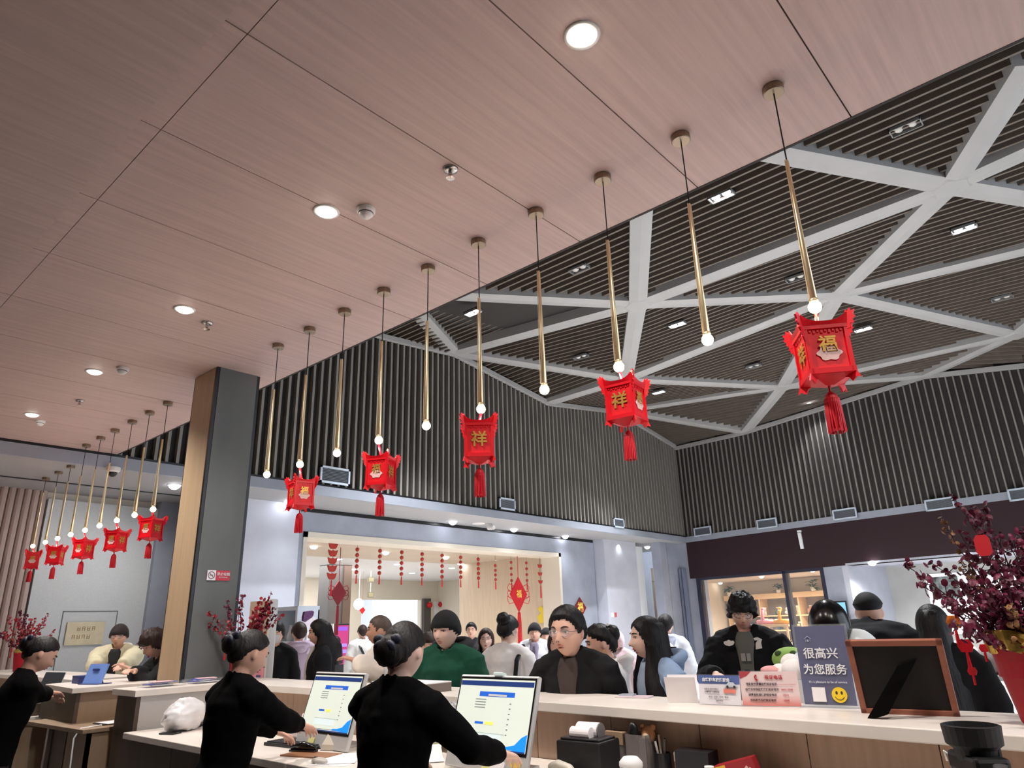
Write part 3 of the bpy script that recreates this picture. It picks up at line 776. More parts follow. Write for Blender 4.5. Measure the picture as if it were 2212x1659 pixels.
lantern(1778, 768, PY[0]-.03, R_(-57), 'red square palace lantern, nearest and largest, far right below its pendant', PY[0], .82)
lantern(1352, 872, PY[2], R_(7), 'red palace lantern right of centre in front of the ceiling beams, second nearest')
lantern(1035, 956, PY[4]+.02, R_(44), 'red palace lantern in the middle of the picture, showing one gold character squarely', PY[4], .84)
lantern(823, 1022, PY[6], R_(-63), 'red palace lantern left of the middle one, fourth nearest')
lantern(650, 1068, PY[8], R_(-12), 'red palace lantern nearest the stone pillar on its right side')
for k, (px, py, w, yw) in enumerate(((327,1143,'closest to the pillar in the left-hand far group',-66),(251,1168,'second from the pillar in the left-hand far group',-60),(181,1186,'third from the pillar in the left-hand far group',-64),(120,1200,'fourth from the pillar in the left-hand far group',-36),(70,1210,'farthest left of all, at the fluted curtain wall',-16))):
    lantern(px, py, LY[2*k], R_(yw), 'small red palace lantern %s' % w)

# ================================================================== PILLAR
PX_, PYf = 2.78, 6.2
pl = struct('wall_pillar', MB().boxb(2.79, 3.19, 6.21, 6.66, 0, ZC), mat('pillar_core', (60, 60, 62)))
m_stone = mat('dark_stone', (98, 103, 102), .6, noise=(1.5, .16, (1, 1, .5)), bump=.03); m_ply = mat('pillar_wood', (200, 172, 138), .5, noise=(2, .07, (12, 12, .6)))
MB().boxb(2.80, 3.18, 6.19, 6.22, 0, ZC-.001).build('stone_face', m_stone, pl)
MB().boxb(2.77, 2.80, 6.23, 6.65, 0, ZC-.001).build('wood_face', m_ply, pl)
MB().boxb(3.18, 3.21, 6.22, 6.65, 0, ZC-.001).build('wood_face', m_ply, pl)
for x0, y0 in ((2.772, 6.195), (3.18, 6.192), (2.775, 6.645)):
    MB().boxb(x0, x0+.03, y0, y0+.03, 0, ZC-.001).build('corner_trim', m_black, pl)
# no smoking sign
t = thing('no_smoking_sign', 'small red and white no smoking sign on the dark stone pillar', 'sign')
q = at_y(472, 1243, 6.185); t.location = q
w, h = .21, .085
MB().boxb(-w/2, w/2, -.002, .004, -h/2, h/2).build('sign_plate', mat('sign_red', (198, 42, 62), .4), t)
MB().boxb(-w/2, -w/2+.078, -.004, -.001, -h/2, h/2).build('white_field', m_white, t)
def ringmb(c, r0, r1, y, n=24):
    mb = MB(); vs = []
    for j in range(n):
        a = 2*pi*j/n; vs += [(c[0]+r0*cos(a), y, c[1]+r0*sin(a)), (c[0]+r1*cos(a), y, c[1]+r1*sin(a))]
    return mb.add(vs, [(2*j, 2*j+1, (2*j+3) % (2*n), (2*j+2) % (2*n)) for j in range(n)])
mb = ringmb((-w/2+.039, 0), .026, .032, -.0045); mb.box((-w/2+.039, -.0045, 0), (.054, .0005, .005), MX.Rotation(.78, 3, 'Y'))
mb.build('prohibition_ring', mat('sign_dark', (90, 40, 60)), t)
MB().box((-w/2+.037, -.0043, .0), (.034,.0005,.007)).build('cigarette', mat('sign_dark'  , (90,40,60)), t)
FR = MX.Rotation(pi/2, 4, 'X')
text('禁止吸烟', .030, m_white, t, MX.Translation((.043, -.004, .010)) @ FR)
text('NO SMOKING', .0125, m_white, t, MX.Translation((.043, -.004, -.016)) @ FR)

# ================================================================== LEFT FAR WALL
m_curtain = mat('fluted_panel', (186, 164, 156), .6, noise=(3, .06, (1, 1, .1)))
m_wtex = mat('white_textile', (206, 210, 212), .7, noise=(60, .05, (1, .2, 1)))
YW = 12.72
wlf = struct('wall_left_far', MB().boxb(-7, 5.0, YW+.12, YW+.2, 0, ZS), m_cream)
x0 = at_y(108, 1065, YW).x; x1 = at_y(344, 1085, YW).x
x1b = at_y(318, 1400, YW).x
MB().boxb(x0, x1, YW, YW+.12, 0, ZS-.12).build('white_panel', m_wtex, wlf)
MB().boxb(x1, 6.4, YW-.1, YW+.12, 0, ZS).build('grey_panel', m_plaster, wlf)
x = x0-.02; i = 0
while x > -2:
    MB().lathe([(.05, 0), (.05, ZS)], 10, (x-.05, YW+.05, 0)).build('flute', m_curtain, wlf); x -= .105
# hatch in the white panel
a = at_y(137, 1321, YW); b = at_y(242, 1400, YW)
mb = MB()
for s0, s1 in (((a.x, a.z), (b.x, a.z)), ((b.x, a.z), (b.x, .9)), ((a.x, a.z), (a.x, .9))):
    mb.boxb(min(s0[0],s1[0])-.006, max(s0[0],s1[0])+.006, YW-.008, YW, min(s0[1],s1[1])-.006, max(s0[1],s1[1])+.006)
mb.build('hatch_seam', mat('seam_grey', (110, 112, 116)), wlf)
t = thing('wall_plaque', 'small pale gold wall plaque with worn letters on the white panel', 'plaque', at_y(184, 1368, YW-.03))
MB().boxb(-.27, .27, 0, .025, -.17, .17).build('plate', mat('plaque_gold', (206, 190, 156), .35, .3, noise=(5, .12)), t)
m_worn = mat('worn_gold', (168, 142, 96), .5)
for r in range(2):
    mb = MB()
    for i in range(4):
        x = -.16+i*.07+ (.06 if r == 0 else 0); z = .07 - r*.12
        mb.boxb(x-.02, x-.012, -.003, 0, z-.03, z+.03).boxb(x+.012, x+.02, -.003, 0, z-.03, z+.03).boxb(x-.02, x+.02, -.003, 0, z+.022 if (i+r)%2 else z-.03, z+.03 if (i+r)%2 else z-.022).boxb(x-.02, x+.02, -.003, 0, z-.004, z+.004)
    mb.build('worn_lettering', m_worn, t)
# ================================================================== RECEPTION COUNTER
m_stonew = mat('pale_stone', (232, 224, 216), .35, noise=(3.5, .10, (1, .4, 1)))
m_brown = mat('counter_wood', (172, 144, 124), .5, noise=(2.5, .10, (12, 12, .8)))
m_tan = mat('counter_tan', (150, 128, 106), .5, noise=(2.5, .08, (8, 8, .8)))
m_darkw = mat('counter_dark', (82, 68, 58), .55, noise=(2.5, .1, (8, 8, .8)))
m_lam = mat('pale_laminate', (200, 198, 196), .5)
cnt = thing('reception_counter', 'long reception counter with pale stone top and brown wood panels', 'counter', (0,0,0))
lipx = lambda y: 2.775 + .062*min(y, 2.6) if y > -2 else 2.65
def slab_poly(pts, z0, z1, name, mt, par): return MB().prism([(x, y, z0) for x, y in pts], (0,0,z1-z0)).build(name, mt, par, bevel=.004)
slab_poly([(lipx(-1.6),-1.6),(3.38,-1.6),(3.38,5.74),(2.93,5.74),(lipx(2.6),2.6)], 1.085, 1.13, 'counter_top', m_stonew, cnt)
for i in range(16):
    y0 = -1.6+i*.46; MB().boxb(3.0, 3.03, y0+.002, min(y0+.458, 5.74), DESK_Z, 1.085).build('panel', m_brown, cnt)
for i in range(12):
    y0 = -1.6+i*.615; MB().boxb(3.30, 3.33, y0+.002, min(y0+.613, 5.74), .08, 1.085).build('front_panel', m_tan, cnt)
MB().boxb(3.03, 3.3, -1.6, 5.74, .0, .08).build('plinth', m_darkw, cnt)
desk = thing('work_desk', 'long staff work desk with pale stone top behind the counter', 'desk', (0,0,0))
slab_poly([(2.19,-1.6),(2.995,-1.6),(2.995,5.71),(2.19,5.71)], DESK_Z-.04, DESK_Z, 'desk_top', m_stonew, desk)
for i in range(10):
    y0 = -1.6+i*.73; MB().boxb(2.22, 2.24, y0+.003, y0+.727, .06, DESK_Z-.04).build('front_panel', m_darkw, desk)
MB().boxb(2.24, 2.99, 5.62, 5.66, 0, DESK_Z-.04).build('end_panel', m_darkw, desk)
MB().boxb(2.26, 2.98, -1.6, 5.6, 0, .06).build('plinth', m_black, desk)
pier = thing('counter_pier', 'tall white-faced counter pier at the left end of the staff desk', 'counter', (0,0,0))
slab_poly([(2.24,5.72),(3.40,5.72),(3.40,6.16),(2.24,6.16)], 1.085, 1.13, 'pier_top', m_stonew, pier)
MB().boxb(2.30, 3.38, 5.76, 5.80, 0, 1.085).build('white_face', m_lam, pier)
MB().boxb(2.27, 2.30, 5.76, 6.12, 0, 1.085).build('end_panel', m_darkw, pier)
MB().boxb(2.30, 3.38, 6.08, 6.12, 0, 1.085).build('rear_panel', m_tan, pier)
shf = thing('low_shelf_unit', 'low wooden shelf unit between the two counter piers', 'shelf unit', (0,0,0))
slab_poly([(2.08,6.17),(2.9,6.17),(2.9,7.35),(2.02,7.35)], DESK_Z-.03, DESK_Z, 'shelf_top', m_tan, shf)
MB().boxb(2.12, 2.15, 6.18, 6.60, 0, DESK_Z-.03).build('front_panel', m_tan, shf)
MB().boxb(2.12, 2.15, 6.62, 6.95, 0, DESK_Z-.03).build('front_panel', m_darkw, shf)
MB().boxb(2.09, 2.12, 6.95, 7.0, 0, DESK_Z-.03).build('post', m_lam, shf)
MB().boxb(2.12, 2.9, 6.18, 6.2, 0, DESK_Z-.03).build('side_panel', m_tan, shf)
pa = thing('counter_pier', 'brown wooden counter pier with pale top left of the white-faced pier', 'counter', (0,0,0))
slab_poly([(2.12,6.66),(3.0,6.66),(3.0,7.62),(2.20,7.62)], 1.085, 1.125, 'pier_top', m_stonew, pa)
MB().boxb(2.20, 2.98, 6.70, 6.73, DESK_Z, 1.085).build('wood_face', m_tan, pa)
MB().boxb(2.17, 2.20, 6.70, 7.55, DESK_Z, 1.085).build('end_panel', m_darkw, pa)
MB().boxb(2.94, 2.98, 6.73, 7.55, 0, 1.085).build('rear_panel', m_tan, pa)
c2 = thing('far_counter', 'far reception counter stretch with pale top at the left edge of the hall', 'counter', (0,0,0))
slab_poly([(2.45,7.66),(3.02,7.66),(3.02,11.6),(2.45,11.6)], 1.10, 1.14, 'counter_top', m_stonew, c2)
for i in range(5): MB().boxb(2.52, 2.55, 7.68+i*.78, 7.68+i*.78+.775, 0, 1.10).build('panel', m_tan, c2)
for i in range(5): MB().boxb(2.95, 2.98, 7.68+i*.78, 7.68+i*.78+.775, 0, 1.10).build('front_panel', m_tan, c2)
dk2 = thing('far_desk', 'staff desk by the far left clerk with a boxy front', 'desk', (0,0,0))
slab_poly([(1.72,7.66),(2.44,7.66),(2.44,11.4),(1.72,11.4)], DESK_Z-.04, DESK_Z, 'desk_top', m_stonew, dk2)
MB().boxb(1.78, 2.43, 7.70, 7.73, 0, DESK_Z-.04).build('end_panel', m_tan, dk2)
for i in range(5): MB().boxb(1.76, 1.78, 7.70+i*.73, 7.70+i*.73+.725, 0, DESK_Z-.04).build('front_panel', m_tan, dk2)
# white cable hanging from the shelf
c = thing('cable', 'white cable hanging down the wooden shelf unit', 'cable', (0,0,0))
MB().tube([(2.25,6.30,.865),(2.1,6.28,.86),(2.06,6.27,.8),(2.07,6.27,.5),(2.06,6.25,.2),(2.1,6.24,.01)], .006, 8).build('cord', m_white, c, smooth=True)

# ---- helper: an upright board standing on the counter, seen from the staff or customer side
def board_frame(q0, q1, tilt=0.0):
    """origin at mid base, x to the right as seen, y up the board, z toward the viewer"""
    x = (q1 - q0); x.z = 0; x.normalize(); up = V((0,0,1)); n = x.cross(up)
    y = (up*cos(tilt) - n*sin(tilt)); z = x.cross(y)
    return frameM((q0 + q1)/2, x, y, z)
m_acr = mat('clear_acrylic', (236, 242, 250), .05, alpha=.05); m_navyp = mat('navy_print', (50, 52, 112), .35)
m_paper = mat('white_paper', (240, 236, 238), .7); m_ink = mat('ink_dark', (60, 44, 50), .6); m_wprint = mat('white_print', (238, 238, 240), .5)
m_yel = mat('smiley_yellow', (244, 208, 44), .5)
# blue greeting sign
q0, q1 = at_z(1738,1528,COUNTER_Z), at_z(1855,1532,COUNTER_Z)
t = thing('greeting_sign', 'dark blue greeting sign with white characters and a yellow smiley, in a clear stand', 'sign'); t.matrix_local = board_frame(q0, q1, .05)
w = (q1-q0).length; h = .325
MB().boxb(-w/2-.006, w/2+.006, 0, h+.008, -.002, 0).build('clear_panel', m_acr, t)
MB().boxb(-w/2-.01, w/2+.02, 0, .006, -.05, .06).build('clear_foot', m_acr, t)
MB().boxb(-w/2+.003, w/2-.003, .012, h, -.006, -.002).build('printed_sheet', m_navyp, t)
MB().boxb(-w/2-.006, w/2+.006, 0, h+.008, .001, .003).build('clear_panel', m_acr, t)
def txtf(x, y, z=.0045): return MX.Translation((x, y, z))
text('很高兴', .047, m_wprint, t, txtf(-.008, .212), 'greeting_lettering', .0006, .0006)
text('为您服务', .044, m_wprint, t, txtf(0, .148), 'greeting_lettering', .0006, .0006)
text("It's a pleasure to be of service", .0125, m_wprint, t, txtf(.004, .101), 'english_lettering', .0004)
MB().boxb(-.065, -.012, .024, .080, .0035, .0045).build('blank_card', m_paper, t)
MB().add([(.042+.030*cos(a), .052+.030*sin(a), z) for z in (.0035,.005) for a in [2*pi*i/28 for i in range(28)]], [tuple(range(28,56))]+[(i,(i+1)%28,28+(i+1)%28,28+i) for i in range(28)]).build('smiley_face', m_yel, t)
mb = MB()
for s in (-1, 1): mb.add([(.042+s*.010+.0045*cos(a), .060+.007*sin(a), .0056) for a in [2*pi*i/12 for i in range(12)]], [tuple(range(12))])
pts = [(.042+.019*cos(a), .052+.019*sin(a), .0056) for a in [pi*1.12+pi*.76*i/10 for i in range(11)]]
mb.tube(pts, .0014, 5); mb.build('smiley_features', m_ink, t)
mb = MB(); hx, hy = -.052, .275     # little house emblem
mb.tube([(hx-.013,hy-.002,.0045),(hx,hy+.010,.0045),(hx+.013,hy-.002,.0045)], .0014, 5).tube([(hx-.009,hy-.004,.0045),(hx-.009,hy-.013,.0045)], .0012, 5).tube([(hx+.009,hy-.004,.0045),(hx+.009,hy-.013,.0045)], .0012, 5).boxb(hx-.004,hx+.004,hy-.013,hy-.004,.004,.0048)
mb.build('house_emblem', mat('emblem_grey', (170,172,196), .5), t)
# complaint telephone sign
q0, q1 = at_z(1605,1526,COUNTER_Z), at_z(1732,1528,COUNTER_Z)
t = thing('complaint_sign', 'pink and orange telephone complaint sign in a clear stand', 'sign'); t.matrix_local = board_frame(q0, q1, .10)
w = (q1-q0).length; h = .142
def grad_mat(name, c0, c1, lo, hi):
    M = mat(name, c0, .5); nt = M.node_tree; tc = nt.nodes.new('ShaderNodeTexCoord'); sx = nt.nodes.new('ShaderNodeSeparateXYZ'); mr = nt.nodes.new('ShaderNodeMapRange'); mx = nt.nodes.new('ShaderNodeMix'); mx.data_type = 'RGBA'
    mr.inputs['From Min'].default_value = lo; mr.inputs['From Max'].default_value = hi
    nt.links.new(tc.outputs['Object'], sx.inputs[0]); nt.links.new(sx.outputs['Y'], mr.inputs[0]); nt.links.new(mr.outputs[0], mx.inputs[0])
    mx.inputs[6].default_value = lin(c0); mx.inputs[7].default_value = lin(c1); nt.links.new(mx.outputs[2], nt.nodes['Principled BSDF'].inputs['Base Color']); return M
MB().boxb(-w/2, w/2, .004, h, -.004, 0).build('printed_sheet', grad_mat('complaint_print', (220, 96, 70), (232, 206, 204), 0.0, .05), t)
MB().boxb(-w/2-.004, w/2+.006, 0, h+.004, .001, .003).build('clear_panel', m_acr, t)
MB().boxb(-w/2-.004, w/2+.006, 0, .004, -.03, .03).build('clear_foot', m_acr, t)
mred = mat('print_red', (176, 40, 52), .5)
MB().prism([(-w/2,h,.0005),(-w/2,h-.03,.0005),(-w/2+.03,h-.018,.0005),(-w/2+.05,h,.0005)], (0,0,.0006)).build('corner_flag', mred, t)
text('投诉电话', .0185, mred, t, txtf(.022, h-.025, .004), 'title_lettering', .0004, .0004)
MB().tube([(-.050,h-.014,.004),(-.057,h-.022,.004),(-.055,h-.031,.004),(-.046,h-.036,.004)], [.004,.0025,.0025,.004], 6).build('telephone_emblem', mred, t)
for i, (a, b) in enumerate((('旅游服务质量监督投诉电话','————————'),('价格与市场监督管理投诉电话','0433-12358'),('消费者权益保护投诉电话','12315'),('市民服务热线投诉电话','12345'))):
    y = h-.052-.0215*i
    text(a, .0108, m_ink, t, txtf(-.032, y, .004), 'line_lettering', .0003, .0003); text(b, .0098, mred, t, txtf(.072 if i < 2 else .064, y, .004), 'number_lettering', .0003, .0002)
# leaflet sign
q0, q1 = at_z(1512,1522,COUNTER_Z), at_z(1602,1526,COUNTER_Z)
t = thing('leaflet_sign', 'white and blue printed leaflet sign with a small car, in a clear stand', 'sign'); t.matrix_local = board_frame(q0, q1, .12)
w = (q1-q0).length; h = .125
MB().boxb(-w/2, w/2, .004, h, -.004, 0).build('printed_sheet', mat('leaflet_print', (232, 226, 230), .5), t)
MB().boxb(-w/2, w/2, h-.036, h, .0002, .001).build('blue_header', mat('leaflet_blue', (46, 82, 160), .5), t)
MB().boxb(-w/2-.004, w/2+.004, 0, h+.004, .002, .004).build('clear_panel', m_acr, t)
MB().boxb(-w/2-.004, w/2+.004, 0, .004, -.03, .03).build('clear_foot', m_acr, t)
text('自驾租车旅游服务', .0165, m_wprint, t, txtf(-.012, h-.02, .005), 'title_lettering', .0004, .0006)
for i, (s, x, y, z) in enumerate((('优惠咨询欢迎预订', -.036, .066, .0085), ('车辆齐全 方便快捷', -.034, .054, .0085), ('电话 | 导游 | 包车 | 接站', -.004, .034, .009), ('服务热线', .0, .018, .008))):
    text(s, z, m_ink, t, txtf(x, y, .005), 'line_lettering', .0003)
MB().boxb(.022, .078, .052, .068, .0045, .0055).build('red_label', mat('leaflet_red', (226, 130, 116), .5), t)
mb = MB().prism([(.028,.078,.0045),(.086,.078,.0045),(.088,.086,.0045),(.078,.088,.0045),(.070,.097,.0045),(.048,.098,.0045),(.038,.088,.0045),(.028,.086,.0045)], (0,0,.001))
mb.build('car_print', mat('car_print', (196, 206, 214), .4), t)
mb = MB()
for x in (.042, .074): mb.add([(x+.006*cos(a), .078+.006*sin(a), .006) for a in [2*pi*i/12 for i in range(12)]], [tuple(range(12))])
mb.build('wheel_print', m_ink, t)
# blank folded card
q0, q1 = at_z(1447,1518,COUNTER_Z), at_z(1509,1519,COUNTER_Z)
t = thing('folded_card', 'blank white folded card standing left of the leaflet sign', 'card'); t.matrix_local = board_frame(q0, q1, -.28)
w = (q1-q0).length
MB().boxb(-w/2-.01, w/2, 0, .118, -.0015, 0).build('front_leaf', m_paper, t)
MB().box((-.005,.057,-.034), (w+.008,.118,.0015), MX.Rotation(-.56, 3, 'X')).build('rear_leaf', m_paper, t)
# booklet
t = thing('booklet', 'thin booklet lying on the counter in front of the long-haired woman', 'booklet', (at_z(1335,1507,COUNTER_Z)+at_z(1405,1507,COUNTER_Z))/2, .25)
MB().boxb(-.05,.05,-.085,.085,0,.006).build('pages', m_paper, t); MB().boxb(-.052,.052,-.088,.088,.006,.008).build('cover', mat('booklet_cover', (226, 206, 214), .5), t)
MB().boxb(-.02,.04,.0,.075,.008,.016).build('phone', mat('phone_pale', (186, 192, 206), .2), t)
# photo frame seen from behind
q0, q1 = at_z(1862,1540,COUNTER_Z), at_z(2075,1548,COUNTER_Z)
t = thing('photo_frame', 'large wooden photo frame seen from its black back with an open easel leg', 'photo frame'); FM = board_frame(q0, q1, -.30); t.matrix_local = FM
w = (q1-q0).length; h = .285; b = .022; m_fw = mat('frame_wood', (150, 88, 66), .5, noise=(4, .15, (1, 8, 8)))
for c_, s_ in (((0,b/2,0),(w,b,.022)),((0,h-b/2,0),(w,b,.022)),((-w/2+b/2,h/2,0),(b,h,.022)),((w/2-b/2,h/2,0),(b,h,.022))): MB().box(c_, s_).build('frame_rail', m_fw, t, bevel=.002)
m_bk = mat('black_card', (34, 31, 29), .7, spec=.25)
MB().boxb(-w/2+b, w/2-b, b, h-b, -.006, .004).build('backing_board', m_bk, t)
Mi = FM.inverted()
top = V((.035, .20, .006)); foot = Mi @ at_z(1893, 1551, COUNTER_Z+.003); s = V((.044, .016, 0))
MB().prism([top - s*.8, top + s*.8, foot + s, foot - s*.9], (.0,.002,.008)).build('easel_leg', mat('leg_black', (6, 5, 5), .95, spec=.05), t)

# ================================================================== BERRY ARRANGEMENTS
m_berry = mat('berry_crimson', (94, 6, 46), .5, noise=(30, .35)); m_berry2 = mat('berry_red', (150, 20, 38), .45, noise=(30, .3))
m_twig = mat('twig_plum', (70, 22, 36), .6); m_goldleaf = mat('gold_leaf', (140, 98, 54), .45, .2, noise=(20, .2)); m_foil = mat('gold_foil', (196, 166, 84), .3, .7, noise=(20, .4), bump=.4)
m_vase = mat('vase_red', (160, 8, 32), .5, spec=.3)
def disc(mb, c, n, r, rnd):
    n = n.normalized(); a = n.cross(V((0,0,1)) if abs(n.z) < .9 else V((1,0,0))).normalized(); b = n.cross(a); k = 7
    P = [c + a*(r*cos(2*pi*i/k)) + b*(r*1.15*sin(2*pi*i/k)) for i in range(k)]
    mb.add(P + [c + n*r*.35, c - n*r*.2], [(i, (i+1) % k, k) for i in range(k)] + [((i+1) % k, i, k+1) for i in range(k)])
def spray(par, base, tip, mt, rnd, n=16, lr=.012, name='berry_branch', bend=.1, side=.07):
    base, tip = V(base), V(tip); L = (tip-base).length
    off = V((rnd.uniform(-1,1), rnd.uniform(-1,1), .3))*bend*L
    P = [base*(1-u)**2 + (base*.3+tip*.7+off)*(2*u*(1-u)*1.0) - (base*.3+tip*.7+off)*0 + tip*u*u if False else (base*(1-u) + tip*u + off*(u*(1-u)*2)) for u in [i/8 for i in range(9)]]
    st = MB().tube(P, [.004*(1-.7*i/8) for i in range(9)], 5); lv = MB()
    for i in range(n):
        u = .25 + .75*(i+.5)/n; k = min(7, int(u*8)); f = u*8-k; c = P[k]*(1-f)+P[k+1]*f
        d = V((rnd.uniform(-1,1), rnd.uniform(-1,1), rnd.uniform(-.6,1))).normalized(); sl = side*rnd.uniform(.4,1)*(1.15-u*.6)
        e = c + d*sl; st.tube([c, e], .0015, 4)
        disc(lv, e, V((rnd.uniform(-1,1), rnd.uniform(-1,1), rnd.uniform(-1,1))), lr*rnd.uniform(.7,1.15), rnd)
        d2 = V((rnd.uniform(-1,1), rnd.uniform(-1,1), rnd.uniform(-.6,1))).normalized(); disc(lv, c + d2*sl*.5, d2, lr*rnd.uniform(.6,1), rnd)
    disc(lv, tip, tip-base, lr, rnd)
    o = st.build(name, m_twig, par); tag(lv.build('leaves', mt, o), kind='stuff')
    return o
def vase_mb(r0, r1, h):
    return MB().lathe([(r0*.9, 0), (r0, .01), (r1, h-.006), (r1+.003, h), (r1-.006, h), (r1-.01, h*.6), (.01, h*.6)], 24)
def tassel_charm(par, p, s, mt, name='charm'):
    o = MB().prism([V(p)+V((-.0, s*x, s*z)) for x, z in ((-.5,0),(-.32,.42),(.32,.42),(.5,0),(.32,-.42),(-.32,-.42))], (.006,0,0)).build(name, mt, par)
    MB().tube([V(p)+V((.003,0,-.42*s)), V(p)+V((.003,0,-1.5*s))], [.004, s*.14], 8).build('charm_tassel', m_redd, o)
    return o
rnd = random.Random(5)
vb = at_z(2262, 1566, COUNTER_Z)
t = thing('berry_arrangement', 'big red vase of crimson berry branches with gold foil rim at the right edge', 'flower arrangement', vb)
vase_mb(.070, .112, .25).build('vase', m_vase, t, smooth=True)
fo = MB(); 
for j in range(2): fo.loft([[V(((.112+.007*k)*cos(a)*(1+.05*sin(7*a+k+j)), (.112+.007*k)*sin(a)*(1+.05*sin(7*a+k)), .232+.032*k+.008*sin(5*a+j))) for a in [2*pi*i/36 for i in range(36)]] for k in range(3)], cap=False)
fo.build('gold_foil', m_foil, t)
def rel(px, py, X): return at_x(px, py, X) - vb
top = V((0,0,.24))
for px, py, X, n in ((1955,1218,3.05,22),(1985,1262,2.9,20),(2010,1215,3.3,22),(2060,1075,3.15,26),(2100,1095,3.2,26),(2122,1100,3.1,24),(2075,1150,3.05,22),(2205,1150,3.1,26),(2190,1165,3.0,26),(2215,1190,3.2,24),(2040,1300,2.9,20),(2060,1345,2.85,18),(2085,1370,2.9,18),(2090,1240,3.3,24),(2130,1200,3.2,24),(2150,1280,2.95,24),(2110,1310,3.0,24),(2180,1250,2.9,24),(2160,1330,3.1,22),(2240,1130,3.2,24),(2300,1200,3.1,22),(2330,1260,2.9,20),(2280,1300,3.2,20),(2200,1340,3.0,22),(2130,1360,3.15,22),(2060,1260,3.4,22),(2110,1260,2.9,22)):
    spray(t, top*.9, rel(px, py, X), m_berry, rnd, n, .0125)
for px, py, X in ((2030,1118,3.1),(2180,1310,2.9),(2190,1380,2.95),(2075,1215,3.2)):
    o = spray(t, top*.9, rel(px, py, X), m_goldleaf, rnd, 22, .009, 'gold_branch', .03, .035)
q = rel(2123,1178,2.95); MB().prism([q + V((0,.024*x,.036*z)) for x, z in ((-.6,-1),(.6,-1),(1,-.6),(1,.6),(.6,1),(-.6,1),(-1,.6),(-1,-.6))], (.004,0,0)).build('red_paper_tag', mat('tag_red', (196, 30, 40), .6), t)
tassel_charm(t, rel(2060,1343,3.0), .05, mat('charm_orange', (206, 110, 44), .4, noise=(60, .5)))
for px, py, X, s in ((2085,1395,3.0,.05),(2125,1400,3.05,.03),(2100,1450,3.02,.03)): tassel_charm(t, rel(px, py, X), s, m_redd, 'red_charm')
def small_berries(loc, s, label, seed, m1=m_berry2, bias=None, vs=1.0, stand=0):
    r = random.Random(seed); t = thing('berry_arrangement', label, 'flower arrangement', loc)
    vase_mb(.07*vs, .095*vs, .22*vs).build('vase', m_vase, t, smooth=True)
    if stand: MB().boxb(-.13,.13,-.13,.13,-stand,-.001).build('plinth', m_white, t, bevel=.005)
    MB().lathe([(.09*vs,.20*vs),(.105*vs,.24*vs),(.088*vs,.26*vs)], 18, cap=False).build('gold_foil', m_foil, t)
    for k in range(18):
        a = r.uniform(0, 2*pi); el = r.uniform(.45, 1.35)
        if bias is not None and k < 7: a = bias + r.uniform(-.5,.5); el = r.uniform(.8,1.25)
        d = V((cos(a)*cos(el), sin(a)*cos(el), sin(el)))
        spray(t, (0,0,.2*vs), V((0,0,.22*vs)) + d*s*r.uniform(.7,1.1), m1 if k % 4 else m_berry, r, 15, .012*s/.4, 'berry_branch', .1, .06)
    tassel_charm(t, (-.1*s*2, .1, .25), .06, m_redd, 'red_charm')
    MB().prism([(-.12,.02,.36),(-.12,.09,.36),(-.12,.09,.39),(-.12,.02,.39)], (.004,0,0)).build('orange_tag', mat('charm_orange', (206,110,44)), t)
small_berries((3.14, 5.93, 1.13), .48, 'red vase of crimson berry branches on the pier in front of the stone pillar', 3, bias=radians(-20))
small_berries((2.74, 10.55, 1.14), .52, 'red vase of dull berry branches on the far counter at the left edge', 4)
p = at_d(352, 1440, 9.0); 
small_berries((3.42, 8.05, 1.05), .45, 'berry branches half hidden behind the left side of the stone pillar', 8, m_berry, bias=radians(120), vs=.6, stand=1.05)

